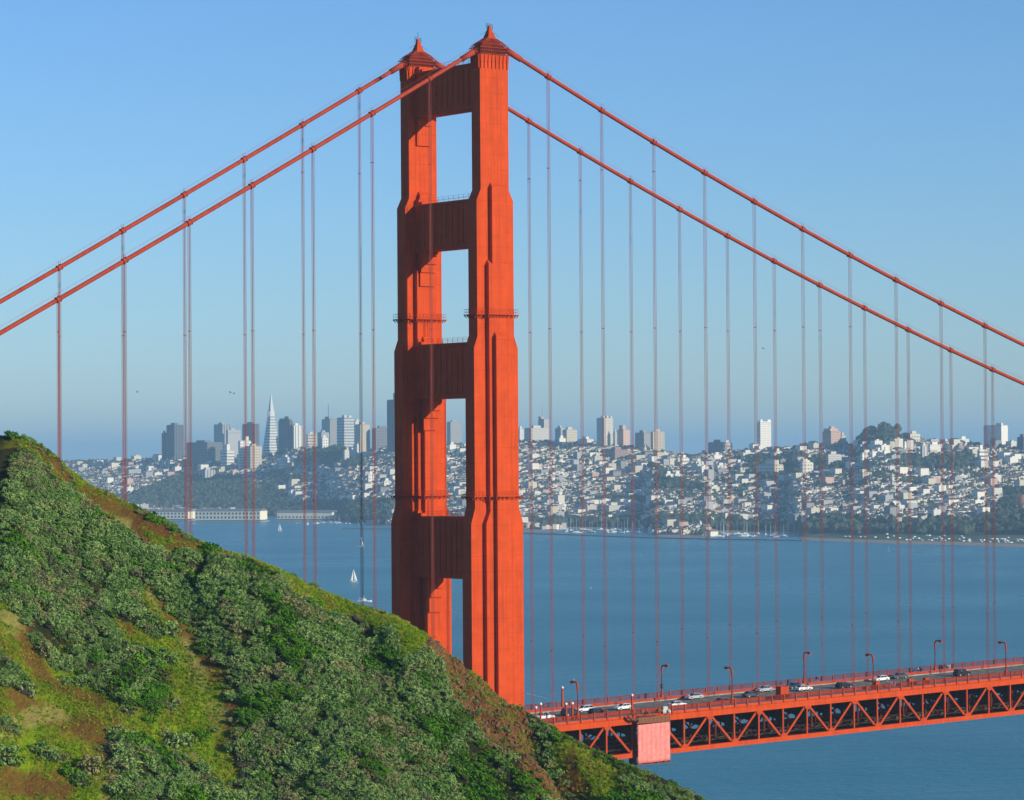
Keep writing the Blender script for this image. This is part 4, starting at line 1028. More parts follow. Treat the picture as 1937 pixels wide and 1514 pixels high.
# materials of the city: colour comes with the building
def facade(name, style):
    m = mat(name, (.7, .7, .7), .7, 0, .3); k = N(m); oi = k.n('ShaderNodeObjectInfo').outputs['Color']
    if style == 'house':
        at_ = k.n('ShaderNodeAttribute', attribute_name='Col'); col = at_.outputs['Color']
    else: col = oi
    g = k.n('ShaderNodeNewGeometry'); pos = g.outputs['Position']; sp = k.n('ShaderNodeSeparateXYZ'); k.l(pos, sp.inputs[0])
    nm = k.n('ShaderNodeSeparateXYZ'); k.l(g.outputs['Normal'], nm.inputs[0])
    u = k.math('ADD', sp.outputs[0], sp.outputs[1]); wall = k.math('LESS_THAN', k.math('ABSOLUTE', nm.outputs[2]), .5)
    def fr(x, per, w): return k.math('LESS_THAN', k.math('FRACT', k.math('MULTIPLY', x, 1/per)), w)
    if style == 'grid': win = k.math('MULTIPLY', fr(u, 7.0, .52), fr(sp.outputs[2], 6.6, .5)); f = .82
    elif style == 'rows': win = fr(sp.outputs[2], 7.5, .5); f = .8
    elif style == 'cols': win = fr(u, 8.5, .45); f = .8
    elif style == 'fine': win = k.math('MULTIPLY', fr(u, 3.6, .5), fr(sp.outputs[2], 3.6, .45)); f = .8
    else: win = k.math('MULTIPLY', fr(u, 3.4, .42), fr(sp.outputs[2], 3.1, .42)); f = .45
    dark = k.mix(1.0, col, (.22, .26, .32), 'MULTIPLY')
    c = k.mix(k.math('MULTIPLY', k.math('MULTIPLY', win, wall), f), col, dark)
    roof = k.mix(1.0, col, (.42, .40, .38), 'MULTIPLY')
    c = k.mix(wall, roof, c)
    k.l(c, k.p.inputs['Base Color']); return m
FAC = {s: facade('facade_'+s, s) for s in ('grid', 'rows', 'cols', 'fine', 'plain', 'house')}
def _plain():
    m = FAC['plain']; k = N(m); oi = k.n('ShaderNodeObjectInfo').outputs['Color']; k.l(oi, k.p.inputs['Base Color'])
_plain()
W1 = (.82, .79, .70); W2 = (.72, .69, .60); BE = (.62, .54, .42); GR = (.38, .38, .37); DK = (.13, .14, .16); DB = (.20, .16, .14); PKC = (.60, .40, .33); TN = (.52, .46, .36)
def tower_bld(xl, xs, xr, yt, yb_, v, col, style, label, name='office_tower', cat='tower', topper=None, group='towers on the city skyline', base=True):
    """xl..xs shaded north side, xs..xr sunlit west side, in photo pixels; v = distance"""
    if yb_ > crest_y(xs)+2:
        g0, t0 = city_z(xs, yb_); v = float((g0-CAM) @ HF); ext = 5
    else: v = float(max(v, crest_v(xs)*1.005)); ext = 35
    wN = max((xs-xl)*v/FPX/.60, 6.0); wW = max((xr-xs)*v/FPX/.80, 6.0)
    corner = at(xs, yt, v)                 # the near vertical edge (north-west corner)
    zt = corner[2]; zg = at(xs, yb_, v)[2]-ext; zg = max(zg, .2)
    r = empty(name, (corner[0], corner[1], zg), 0); H = zt-zg
    b = MB(); b.box((wW/2, wN/2, H/2), (wW, wN, H)); o = b.build('wall', FAC[style], r); o.color = (*col, 1)
    b = MB(); b.box((wW/2, wN/2, H+.8), (wW-2, wN-2, 1.6)); o = b.build('roof', FAC['plain'], r); o.color = (col[0]*.7, col[1]*.7, col[2]*.7, 1)
    tp = topper or [(.25, .3, .4, .4, 5)]
    for (fx, fy, sx, sy_, h) in tp:
        b = MB(); b.box((wW*(fx+sx/2), wN*(fy+sy_/2), H+1.6+h/2), (wW*sx, wN*sy_, h)); o = b.build('penthouse', FAC['plain'], r); o.color = (*col, 1)
    tag(r, label, cat, group)
    return r, wW, wN, H
T = tower_bld
T(312, 330, 346, 805, 876, 8700, DK, 'cols', 'tall dark slab tower at the left end of the skyline')
T(305, 310, 316, 820, 876, 8750, DK, 'cols', 'narrow lower dark wing on the left of the leftmost slab tower', 'office_tower')
T(346, 392, 419, 838, 884, 8500, (.17, .17, .18), 'grid', 'broad low dark block between the leftmost tower and the striped tower')
T(402, 421, 435, 804, 856, 8800, (.36, .36, .35), 'cols', 'grey tower with fine upright stripes and a pale cap')
T(427, 431, 454, 820, 868, 8300, (.42, .42, .42), 'plain', 'plain grey tower with a white top band, left of the dark slab', topper=[(.0, .0, 1, 1, 7), (.3, .3, .3, .3, 12)])
T(455, 482, 490, 803, 850, 8700, (.14, .13, .13), 'cols', 'dark brown slab tower behind the pink hangers left of the pyramid')
T(415, 429, 442, 853, 886, 7900, W1, 'rows', 'white twin-faced apartment block, low in front of the grey towers', 'apartment_tower', topper=[(.2, .2, .4, .5, 14)])
T(450, 454, 474, 835, 893, 7800, W1, 'grid', 'white gridded apartment tower left of the beige one', 'apartment_tower', topper=[(.5, .2, .3, .4, 10)])
T(462, 474, 494, 845, 893, 7700, BE, 'grid', 'beige gridded apartment tower with a shaded left side', 'apartment_tower')
T(524, 548, 553, 796, 858, 8600, DK, 'cols', 'dark tower right behind the pyramid', topper=[(.0, .1, .8, .8, 4), (.2, .2, .3, .3, 9)])
T(549, 553, 557, 802, 850, 8900, (.3, .3, .3), 'rows', 'slim grey tower peeping out right of the dark tower behind the pyramid')
T(554, 556, 569, 806, 856, 8300, W1, 'cols', 'white upright-striped tower right of the pyramid')
T(568, 569, 575, 810, 852, 8350, (.5, .5, .48), 'cols', 'slim pale tower touching the white striped one')
T(580, 582, 599, 822, 850, 8000, BE, 'rows', 'small beige block with floors showing as lines')
T(537, 540, 547, 830, 858, 8000, W1, 'plain', 'small white stub tower below the dark tower', 'apartment_tower')
T(600, 608, 622, 819, 850, 7900, (.34, .35, .35), 'plain', 'low dark block with a pale top right of the small beige block', 'apartment_tower')
T(607, 624, 636, 794, 850, 8600, (.28, .27, .26), 'plain', 'broad two-toned dark tower with a thin antenna', topper=[(.1, .2, .5, .5, 7), (.3, .4, .06, .06, 40)])
T(636, 651, 669, 791, 846, 8200, (.56, .56, .54), 'rows', 'tower with bold pale floor bands next to the dark antenna tower', topper=[(.0, .0, .3, .3, 6), (.6, .2, .3, .3, 5)])
T(669, 672, 683, 798, 850, 8400, (.66, .60, .50), 'plain', 'plain cream tower behind the tan slab')
T(671, 681, 699, 804, 864, 8000, TN, 'plain', 'plain tan slab tower, tallest of the pale ones left of the bridge tower')
T(609, 610, 620, 829, 858, 7500, W1, 'grid', 'small white block standing on the wooded hill', 'apartment_tower')
T(703, 711, 743, 811, 858, 8400, (.19, .20, .22), 'grid', 'broad dark office block left of the bridge tower')
T(730, 762, 790, 757, 860, 8800, (.12, .12, .13), 'cols', 'very tall dark tower half hidden behind the bridge tower', topper=[(.0, .0, .6, .6, 15)])
T(740, 743, 758, 806, 858, 8000, W1, 'rows', 'white tower edge against the left side of the bridge tower', 'apartment_tower')
T(845, 852, 873, 799, 842, 8700, (.36, .34, .31), 'fine', 'tan tower seen through the portal of the bridge tower')
T(850, 851, 863, 842, 858, 7500, W1, 'plain', 'small white block seen through the portal below the tan tower', 'apartment_tower')
T(526, 535, 555, 866, 896, 7000, W1, 'grid', 'white gridded hotel block in the trees below the pyramid', 'apartment_tower')
T(556, 558, 570, 892, 900, 6800, W1, 'plain', 'low white annex right of the white hotel block', 'apartment_block')
T(648, 652, 672, 852, 880, 7200, W2, 'fine', 'cluster of pale flats on the hillside left of the tan slab', 'apartment_tower')
T(668, 671, 697, 842, 866, 7400, W1, 'fine', 'white flats at the foot of the tan slab tower', 'apartment_tower')
T(694, 697, 709, 898, 922, 6500, W1, 'grid', 'white block with rows of windows low on the slope left of the bridge tower', 'apartment_tower')
T(724, 727, 740, 911, 928, 6300, W1, 'grid', 'small white cube of flats close to the left edge of the bridge tower', 'apartment_tower')
T(376, 388, 406, 890, 912, 6900, (.5, .5, .48), 'cols', 'grey flats with white columns in the trees of the left waterfront hill', 'apartment_tower')
T(336, 338, 360, 876, 886, 7900, W1, 'cols', 'low white block with columns under the leftmost slab tower', 'apartment_block')
T(385, 388, 408, 877, 886, 7900, W1, 'plain', 'low white block between the columned block and the twin-faced one', 'apartment_block')
T(300, 303, 310, 872, 886, 7800, W2, 'cols', 'left one of two narrow white blocks under the leftmost tower', 'apartment_tower')
T(312, 315, 321, 872, 892, 7800, W1, 'cols', 'right one of two narrow white blocks under the leftmost tower', 'apartment_tower')
# right of the bridge tower
T(979, 983, 991, 812, 838, 7300, W2, 'fine', 'grey-white block touching the right edge of the bridge tower', 'apartment_tower')
T(992, 1004, 1039, 811, 842, 7000, (.58, .56, .50), 'fine', 'broad pale hotel on the hilltop right of the bridge tower', 'hotel_building', 'hotel')
T(1018, 1029, 1039, 794, 815, 7100, (.5, .48, .44), 'fine', 'narrow tower with an antenna rising behind the broad pale hotel', topper=[(-.3, .2, .5, .5, 5), (.0, .2, .06, .06, 30)])
T(1050, 1061, 1068, 811, 842, 7000, (.5, .5, .48), 'fine', 'grey tower with a shaded left side, left of the beige pair', 'apartment_tower')
T(1064, 1072, 1092, 814, 844, 6800, BE, 'fine', 'beige gridded apartment tower on the hilltop', 'apartment_tower')
T(1055, 1058, 1071, 830, 846, 6600, W1, 'plain', 'small white block in front of the beige hilltop tower', 'apartment_block')
T(1093, 1110, 1125, 832, 846, 6700, W2, 'plain', 'low white block in the gap before the tall gridded tower', 'apartment_block')
T(1129, 1142, 1160, 792, 852, 6900, (.62, .59, .50), 'fine', 'tall gridded tower with one dark side, highest right of the bridge tower', 'apartment_tower', topper=[(.0, .1, .2, .3, 4), (.4, .1, .2, .3, 4), (.8, .1, .2, .3, 3)])
T(1160, 1163, 1167, 818, 850, 6800, (.5, .5, .48), 'fine', 'sliver of a grey tower right of the tall gridded one', 'apartment_tower')
T(1168, 1179, 1192, 814, 844, 6700, PKC, 'plain', 'pink stepped tower with a dark left side', 'apartment_tower', topper=[(.0, .1, .45, .6, 9)])
T(1202, 1218, 1232, 820, 850, 6800, (.30, .30, .29), 'plain', 'dark grey twin block right of the pink tower', 'apartment_tower')
T(1231, 1235, 1258, 818, 858, 6600, TN, 'fine', 'tan slab of flats right of the dark grey twin block', 'apartment_tower')
T(1145, 1163, 1190, 852, 872, 6200, (.34, .24, .20), 'fine', 'brown brick block with a pale roof edge below the tall gridded tower', 'apartment_block')
T(1218, 1219, 1229, 847, 858, 6400, (.66, .50, .38), 'plain', 'small peach block below the dark grey twin block', 'apartment_block')
T(1124, 1125, 1141, 864, 878, 6000, BE, 'fine', 'cream block below the brown brick one', 'apartment_block')
T(1229, 1231, 1257, 891, 900, 5700, BE, 'fine', 'cream low block left of the bright white pair', 'apartment_block')
T(1259, 1260, 1275, 898, 916, 5500, W1, 'grid', 'left one of the two bright white blocks', 'apartment_block')
T(1275, 1277, 1291, 898, 916, 5500, W1, 'grid', 'right one of the two bright white blocks', 'apartment_block')
T(1289, 1290, 1304, 867, 886, 5900, W1, 'rows', 'white banded block on the slope above the bright white pair', 'apartment_tower')
T(1231, 1233, 1335, 947, 958, 4900, W1, 'cols', 'very long white barrack building low in the town', 'long_building', 'building')
T(1122, 1124, 1162, 913, 918, 5500, (.62, .34, .28), 'plain', 'long low pink-roofed building in mid-town', 'long_building', 'building')
T(1140, 1152, 1183, 958, 976, 4950, (.58, .55, .48), 'fine', 'pale hall with a curved end near the harbour', 'hall_building', 'building')
T(1146, 1148, 1166, 981, 992, 4800, W2, 'cols', 'grey-white house with columns behind the masts', 'apartment_block')
T(1342, 1371, 1372, 838, 862, 6300, (.22, .22, .23), 'plain', 'dark block with a sloping left shoulder on the ridge', 'apartment_block')
T(1368, 1371, 1386, 839, 862, 6200, W2, 'rows', 'pale banded tower right of the dark sloping block', 'apartment_tower')
T(1433, 1438, 1460, 801, 856, 6200, W1, 'fine', 'tall white-framed tower standing alone on the skyline', 'apartment_tower', topper=[(.0, .0, 1, 1, 2), (.05, .1, .2, .3, 6), (.7, .1, .3, .3, 6)])
T(1325, 1327, 1340, 858, 866, 6100, BE, 'plain', 'small cream house on the crest under the dark sloping block', 'apartment_block')
T(1348, 1351, 1367, 862, 876, 5900, W1, 'plain', 'white cube of flats left of centre on the right-hand slope', 'apartment_block')
T(1355, 1357, 1377, 882, 898, 5700, W2, 'cols', 'row of cream flats with upright bays', 'apartment_block')
T(1315, 1317, 1332, 874, 892, 5700, W2, 'cols', 'cream flats stepping down beside dark trees', 'apartment_block')
T(1392, 1395, 1406, 876, 888, 5600, W1, 'plain', 'bright white block with a notched top', 'apartment_block')
T(1394, 1401, 1411, 891, 904, 5500, BE, 'plain', 'cream block just below the bright notched one', 'apartment_block')
T(1402, 1406, 1430, 858, 872, 5900, W2, 'fine', 'pale flats below the left foot of the white-framed tower', 'apartment_block')
T(1466, 1468, 1480, 855, 872, 5900, W2, 'fine', 'cream tower just above the tall white block', 'apartment_tower')
T(1434, 1465, 1483, 880, 907, 5600, (.66, .62, .50), 'grid', 'cream block of flats with a dark left side, right of dark trees', 'apartment_tower', topper=[(.2, .1, .5, .5, 8)])
T(1514, 1518, 1540, 876, 902, 5500, W2, 'grid', 'white gridded square tower on the wooded slope', 'apartment_tower', topper=[(.1, .1, .4, .4, 6)])
T(1493, 1497, 1515, 903, 912, 5300, BE, 'fine', 'stone coloured low block under the white gridded tower', 'apartment_block')
T(1558, 1572, 1592, 817, 852, 6100, PKC, 'fine', 'pink brick tower with a dark left side', 'apartment_tower', topper=[(.0, .1, .8, .8, 5), (.2, .2, .3, .3, 9)])
T(1591, 1592, 1601, 825, 846, 6100, BE, 'fine', 'cream block leaning against the pink brick tower', 'apartment_block')
T(1564, 1567, 1594, 861, 887, 5700, (.58, .56, .52), 'fine', 'grey-white gridded block of flats below the pink brick tower', 'apartment_tower')
T(1625, 1628, 1649, 842, 860, 5900, (.5, .5, .48), 'grid', 'grey stepped upper block above the white gridded one', 'apartment_tower')
T(1627, 1631, 1656, 858, 886, 5600, W1, 'grid', 'white gridded block of flats with small square windows', 'apartment_tower')
T(1617, 1632, 1652, 895, 917, 5200, BE, 'grid', 'cream block of flats with a dark left side in mid-slope', 'apartment_tower')
T(1658, 1660, 1670, 854, 867, 5700, W1, 'plain', 'left one of three white terrace blocks', 'apartment_block')
T(1671, 1673, 1685, 853, 866, 5700, W1, 'plain', 'middle one of three white terrace blocks', 'apartment_block')
T(1709, 1711, 1719, 842, 856, 5800, W1, 'cols', 'small white block under the square cream tower', 'apartment_block')
T(1718, 1722, 1743, 822, 844, 6000, (.66, .62, .50), 'grid', 'square cream tower on the crest right of the wooded dome', 'apartment_tower')
T(1742, 1745, 1757, 845, 874, 5600, (.62, .58, .56), 'cols', 'narrow pinkish tower with upright stripes', 'apartment_tower')
T(1756, 1759, 1786, 843, 862, 5700, W1, 'fine', 'stepped white flats right of the striped tower', 'apartment_tower')
T(1806, 1814, 1832, 845, 861, 5700, (.36, .27, .25), 'fine', 'brown brick block under the white villa', 'apartment_block')
T(1814, 1816, 1836, 832, 842, 5900, W1, 'fine', 'white villa on the crest with flared balconies', 'apartment_block')
T(1866, 1894, 1908, 806, 850, 5900, W1, 'plain', 'tall tower with a wide dark side and a blank white face near the right edge', 'apartment_tower', topper=[(.0, .0, .25, .3, 4)])
T(1850, 1853, 1871, 852, 883, 5400, W1, 'rows', 'white tower with dark window bands near the right edge', 'apartment_tower', topper=[(.1, .1, .3, .3, 8)])
T(1873, 1875, 1887, 856, 868, 5500, W2, 'fine', 'left one of two cream blocks right of the banded white tower', 'apartment_block')
T(1888, 1890, 1899, 854, 868, 5500, BE, 'fine', 'right one of two cream blocks right of the banded white tower', 'apartment_block')
T(1926, 1936, 1945, 828, 858, 5800, DK, 'plain', 'dark block cut by the right edge of the picture', 'apartment_tower')
T(1466, 1467, 1489, 901, 906, 5250, (.5, .5, .5), 'rows', 'low grey building with long window bands', 'apartment_block')
T(1443, 1447, 1467, 948, 957, 4800, TN, 'plain', 'tan hall with a curved front low in the town', 'hall_building', 'building')
T(1380, 1381, 1397, 945, 955, 4850, (.70, .46, .30), 'plain', 'peach block low in the town', 'apartment_block')
T(1452, 1454, 1472, 986, 998, 4600, (.42, .13, .11), 'grid', 'dark red brick hall among the right harbour masts', 'hall_building', 'building')
T(1591, 1592, 1601, 950, 956, 4750, W1, 'fine', 'small white block low at centre right', 'apartment_block')
# the pyramid
pv = 8400; ap = at(512.5, 742, pv); zb_ = at(512, 868, pv)[2]-30
r = empty('pyramid_tower', (ap[0], ap[1], zb_), 0, 'tall slender white pyramid tower with side wings, the peak of the left skyline', 'tower', 'towers on the city skyline')
hb = 27*(ap[2]-zb_)/(ap[2]-at(512, 868, pv)[2]); H = ap[2]-zb_
b = MB(); z1 = H*.70; s1 = hb*(1-.70)
b.rects([(0, hb/1.4, hb/1.4), (z1, s1/1.4, s1/1.4)]); o = b.build('wall', FAC['rows'], r); o.color = (.70, .68, .62, 1)
b = MB(); b.rects([(z1, s1/1.4, s1/1.4), (H-6, .8, .8), (H, .2, .2)]); o = b.build('spire', FAC['plain'], r); o.color = (.62, .62, .60, 1)
for s2 in (-1, 1):
    b = MB(); b.rects([(H*.45, 5, 5, (0, 0)), (H*.74, 4, 4, (0, 0))], 0, 0) if False else b.box((s2*hb*.20, 0, H*.57), (6, 6, H*.36)); o = b.build('wing', FAC['plain'], r); o.color = (.66, .64, .60, 1)

# houses
def hcol(r_):
    q = r_.random()
    if q < .40: c = (.82, .78, .68)
    elif q < .62: c = (.64, .58, .46)
    elif q < .80: c = (.44, .44, .44)
    elif q < .87: c = (.62, .42, .34)
    else: c = (.30, .30, .30)
    s_ = r_.uniform(.8, 1.08); return tuple(min(.85, x*s_) for x in c)
WOODS = [[(190, 952), (240, 945), (290, 926), (330, 908), (380, 898), (440, 906), (485, 925), (500, 964), (360, 966), (190, 962)], [(440, 935), (520, 925), (560, 958), (740, 952), (745, 990), (440, 985)], [(590, 856), (640, 852), (665, 865), (690, 885), (640, 890), (600, 880), (560, 872)],
         [(990, 990), (1060, 988), (1240, 986), (1330, 988), (1340, 1000), (1240, 999), (990, 996)], [(1340, 984), (1400, 990), (1470, 997), (1560, 984), (1700, 993), (1850, 988), (1937, 965), (1980, 1012), (1520, 1010), (1500, 1003), (1340, 1003)],
         [(1618, 845), (1640, 815), (1672, 805), (1712, 818), (1725, 845)], [(1410, 868), (1465, 870), (1465, 915), (1420, 912)], [(1690, 868), (1750, 872), (1830, 864), (1850, 888), (1790, 896), (1700, 888)], [(1900, 935), (1980, 930), (1980, 1010), (1905, 1000)],
         [(1470, 862), (1515, 868), (1515, 900), (1490, 900)], [(1535, 872), (1570, 870), (1600, 892), (1555, 898)], [(1140, 945), (1230, 948), (1230, 958), (1130, 956)], [(1235, 885), (1300, 918), (1340, 930), (1250, 930)], [(870, 985), (760, 985), (760, 990), (880, 1000)],
         [(500, 900), (530, 898), (600, 910), (560, 920)]]
rr = random.Random(5)
cand = []
NH = 25000
pxs = rng.uniform(-250, 2200, NH*5); tts = rng.uniform(.05, 1.0, NH*5)**.9
P = city_pt(pxs, tts); sx_, sy_ = proj(P)
nz = fbm(P[:, 0]*.006, P[:, 1]*.006, 3, 41)
P[:, 1] = np.round(P[:, 1]/24.0)*24.0 + rng.uniform(-1.5, 1.5, len(P))
cnt = 0; houses = []; trees = []
wood = np.zeros(len(pxs), bool)
for pl in WOODS: wood |= in_poly(sx_, sy_, pl)
# blocks: streets run along both axes and stay free of houses
sx1 = np.mod(P[:, 0], 84.0) < 16; sx2 = np.mod(P[:, 1], 125.0) < 22
for i in range(len(pxs)):
    if sx_[i] > 1335 and sy_[i] > 988: continue
    if wood[i]:
        if rr.random() < .03: houses.append((i, 1))
        elif rr.random() < .3: trees.append(i)
        continue
    if sx1[i] or sx2[i]:
        if rr.random() < .12: trees.append(i)
        continue
    if nz[i] > .38 and rr.random() < .6: trees.append(i); continue
    if rr.random() < .22: trees.append(i); continue
    houses.append((i, 0))
HL = []
for i, w_ in houses:
    d_ = (P[i]-CAM) @ HF; big = rr.random() < .011 and not w_
    wx, wy, hh = rr.uniform(5.5, 9.5), rr.uniform(5.5, 10), rr.uniform(4.2, 7.5)
    if big: wx, wy, hh = rr.uniform(14, 22), rr.uniform(12, 16), rr.uniform(11, 19)
    if rr.random() < .10: wx = rr.uniform(14, 26)
    HL.append((wx*hh/d_, i, wx, wy, hh))
inframe = [(0 < sx_[h[1]] < PW and not (745 < sx_[h[1]] < 845) and not (880 < sx_[h[1]] < 985) and sx_[h[1]] > 140) for h in HL]
order = sorted(range(len(HL)), key=lambda k: -HL[k][0]*(1 if inframe[k] else 0))
solo = set(order[:290])
def house_geo(b, c, wx, wy, hh, rr_, col):
    x, y, z = c
    if rr_.random() < .35:      # pitched roof
        vs = [(x-wx/2, y-wy/2, z-4), (x+wx/2, y-wy/2, z-4), (x+wx/2, y+wy/2, z-4), (x-wx/2, y+wy/2, z-4), (x-wx/2, y-wy/2, z+hh), (x+wx/2, y-wy/2, z+hh), (x+wx/2, y+wy/2, z+hh), (x-wx/2, y+wy/2, z+hh), (x-wx/2, y, z+hh+2.6), (x+wx/2, y, z+hh+2.6)]
        b.add(vs, [(0, 1, 5, 4), (1, 2, 6, 9, 5), (2, 3, 7, 6), (3, 0, 4, 8, 7)], 0, col)
        rc = (.28, .16, .12) if rr_.random() < .4 else (.22, .22, .22)
        b.add([vs[4], vs[5], vs[9], vs[8], vs[6], vs[7]], [(0, 1, 2, 3), (4, 5, 3, 2)], 0, rc)
    else:
        b.box((x, y, z+hh/2-2), (wx, wy, hh+4), 0, None, col)
        if rr_.random() < .4: b.box((x+wx*.1, y, z+hh+1.2), (wx*.3, wy*.4, 2.4), 0, None, col)
bs = MB()
HG = 'houses on the city slopes'
for k, (s_, i, wx, wy, hh) in enumerate(HL):
    col = hcol(rr); c = P[i]
    if k in solo:
        b = MB(); house_geo(b, (0, 0, 0), wx, wy, hh, rr, col); o = b.build('town_house', FAC['house'], None, False, False); o.location = (c[0], c[1], c[2])
        q_ = max(col); tone = 'white' if q_ > .68 and col[2] > .6 else 'cream' if q_ > .56 else 'pinkish' if col[0] > col[2]*1.5 else 'grey' if q_ > .36 else 'dark grey'
        fx = sx_[i]; fy = sy_[i]
        ar = 'far left beyond the hill crest' if fx < 300 else 'left of the pyramid tower' if fx < 500 else 'between the pyramid and the bridge tower' if fx < 800 else 'right of the bridge tower' if fx < 1240 else 'around the tall white-framed tower' if fx < 1560 else 'towards the right edge'
        lv = 'low' if fy > 955 else 'mid-slope' if fy > 905 else 'high'
        tag(o, '%s house %s in the crowded rows, %s' % (tone, lv, ar), 'house', '%s houses %s, %s' % (tone, lv, ar))
    else: house_geo(bs, c, wx, wy, hh, rr, col)
o = bs.build('distant_houses', FAC['house'], None, False, False); tag(o, 'thousands of small white and cream houses crowding the far hills', 'houses', None, 'stuff')
# trees of the far shore
TREEM = mat('far_tree_leaves', (.03, .05, .02), .9); kk = N(TREEM)
kk.l(kk.ramp(kk.noise(kk.n('ShaderNodeNewGeometry').outputs['Position'], .03, 4, .7), [(.35, (.026, .042, .026)), (.65, (.065, .085, .05))]), kk.p.inputs['Base Color'])
bt = MB(); tm_ = [[(rr.uniform(.75, 1.25)) for _ in range(40)] for _ in range(8)]
extra = []
for pl in WOODS:
    xs_ = [p[0] for p in pl]; ys_ = [p[1] for p in pl]
    n_ = int((max(xs_)-min(xs_))*(max(ys_)-min(ys_))/26)
    qx = rng.uniform(min(xs_), max(xs_), n_*3); qt = rng.uniform(0.03, 1.0, n_*3); Q = city_pt(qx, qt); ax, ay = proj(Q); ok = in_poly(ax, ay, pl)
    extra += list(Q[ok][:n_])
allT = [(P[i], 1.0 if wood[i] else .62) for i in trees] + [(c, 1.0) for c in extra]
for c, k_ in allT:
    r_ = rr.uniform(4.0, 9.0)*k_; n0 = len(bt.v); bt.ball((c[0], c[1], c[2]+r_*.75), r_, 6, 4, 0, 1.15, 1.15, .95)
    tv = tm_[rr.randrange(8)]
    for q in range(n0, len(bt.v)):
        x, y, z = bt.v[q]; f = tv[(q-n0) % 40]; bt.v[q] = (c[0]+(x-c[0])*f, c[1]+(y-c[1])*f, c[2]+(z-c[2])*f)
o = bt.build('far_woods', TREEM, None, False, False); tag(o, 'dark trees massed between the houses and along the far waterfront', 'trees', None, 'stuff')

# ------------------------------------------------------------------ waterfront: pier sheds, domed hall, club house
def shed(xl, xr, yt, yb_, lab, col=(.86, .80, .60), roofc=(.22, .20, .19), rows=2, v=None, depth=38):
    vL = (on_plane_z(xl, yb_, 1.0)-CAM) @ HF; vR = (on_plane_z(xr, yb_, 1.0)-CAM) @ HF
    A = on_plane_z(xl, yb_, 1.0); B = on_plane_z(xr, yb_, 1.0); L = np.linalg.norm(B-A); rz = math.atan2(B[1]-A[1], B[0]-A[0])
    h = (yb_-yt)*vL/FPX*.80
    r = empty('pier_shed', (A[0], A[1], 1.0), rz, lab, 'shed', 'cream pier sheds on the far waterfront')
    b = MB(); b.box((L/2, depth/2, h/2+2), (L, depth, h-1)); o = b.build('wall', FAC['plain'], r); o.color = (*col, 1)
    b = MB(); b.add([(-1, -1, h+1.6), (L+1, -1, h+1.6), (L+1, depth/2, h+6), (-1, depth/2, h+6), (L+1, depth+1, h+1.6), (-1, depth+1, h+1.6)], [(0, 1, 2, 3), (3, 2, 4, 5), (0, 3, 5), (1, 4, 2), (0, 5, 4, 1)]); o = b.build('roof', FAC['plain'], r); o.color = (*roofc, 1)
    n = int(L/7.5)
    for q in range(rows):
        for i in range(min(n, 50)):
            b = MB(); b.box((L*(i+.5)/n, -.15, 2.8+h*(.24+.42*q)), (3.4, .4, h*.22)); o = b.build('window', GLASSY, r)
    b = MB(); b.box((L/2, depth/2-4, -.2), (L+10, depth+10, 1.6)); b.build('quay', CONC, r)
    return r
shed(268, 356, 966, 984, 'cream pier shed farthest left, partly hidden by the hill crest')
shed(369, 492, 964, 986, 'long cream pier shed with two rows of dark windows')
shed(503, 559, 961, 974, 'short cream shed set back with a row of gables', rows=1)
shed(524, 628, 968, 984, 'long low cream shed with a single row of windows', rows=1)
# domed hall at the right edge
dv = 4900; pc = at(1938, 972, dv); r = empty('domed_hall', (pc[0], pc[1], 4), 0, 'orange-brown domed hall rising above dark trees at the right edge', 'monument')
zt = at(1938, 934, dv)[2]-4; zm = at(1938, 951, dv)[2]-4
b = MB(); n = 16; b.tube((0, 0, 0), (0, 0, zm), 15, 16); b.tube((0, 0, zm-2), (0, 0, zm), 16.5, 16); o = b.build('drum', FAC['plain'], r); o.color = (.45, .26, .16, 1)
b = MB(); b.ball((0, 0, zm-1), 14.6, 16, 10, 0, 1, 1, (zt-zm)/14.6); o = b.build('dome', FAC['plain'], r, True); o.color = (.62, .24, .12, 1)
for i in range(10):
    t = 6.283*i/10; b = MB(); b.tube((17*math.cos(t), 17*math.sin(t), 0), (17*math.cos(t), 17*math.sin(t), zm-3), 1.4, 8); o = b.build('column', FAC['plain'], r); o.color = (.45, .30, .2, 1)
# red-roofed building and white tower on the harbour spit
sp0 = on_plane_z(1228, 1004, 2); sp1 = on_plane_z(1322, 1004, 2); L = np.linalg.norm(sp1-sp0)
r = empty('long_low_hall', (sp0[0], sp0[1], 1.5), math.atan2(sp1[1]-sp0[1], sp1[0]-sp0[0]), 'long low building with a brown-red roof on the harbour spit', 'building')
b = MB(); b.box((L/2, 10, 2.4), (L, 20, 4.8)); o = b.build('wall', FAC['plain'], r); o.color = (.12, .10, .09, 1)
b = MB(); b.add([(-1, -1, 4.8), (L+1, -1, 4.8), (L-8, 10, 9), (8, 10, 9), (L+1, 21, 4.8), (-1, 21, 4.8)], [(0, 1, 2, 3), (3, 2, 4, 5), (0, 3, 5), (1, 4, 2)]); o = b.build('roof', FAC['plain'], r); o.color = (.26, .09, .06, 1)
q = on_plane_z(1325, 1008, 1.5); r = empty('harbour_light', (q[0], q[1], 1.5), 0, 'small white light tower at the end of the harbour spit', 'lighthouse')
b = MB(); b.rects([(0, 5, 5), (4, 5, 5), (4.01, 2, 2), (16, 1.5, 1.5), (16.5, 2.1, 2.1), (17, 2.1, 2.1)]); b.build('wall', WHITE, r); b = MB(); b.ball((0, 0, 18.2), 1.5, 8, 6); b.build('lantern', WHITE, r, True)
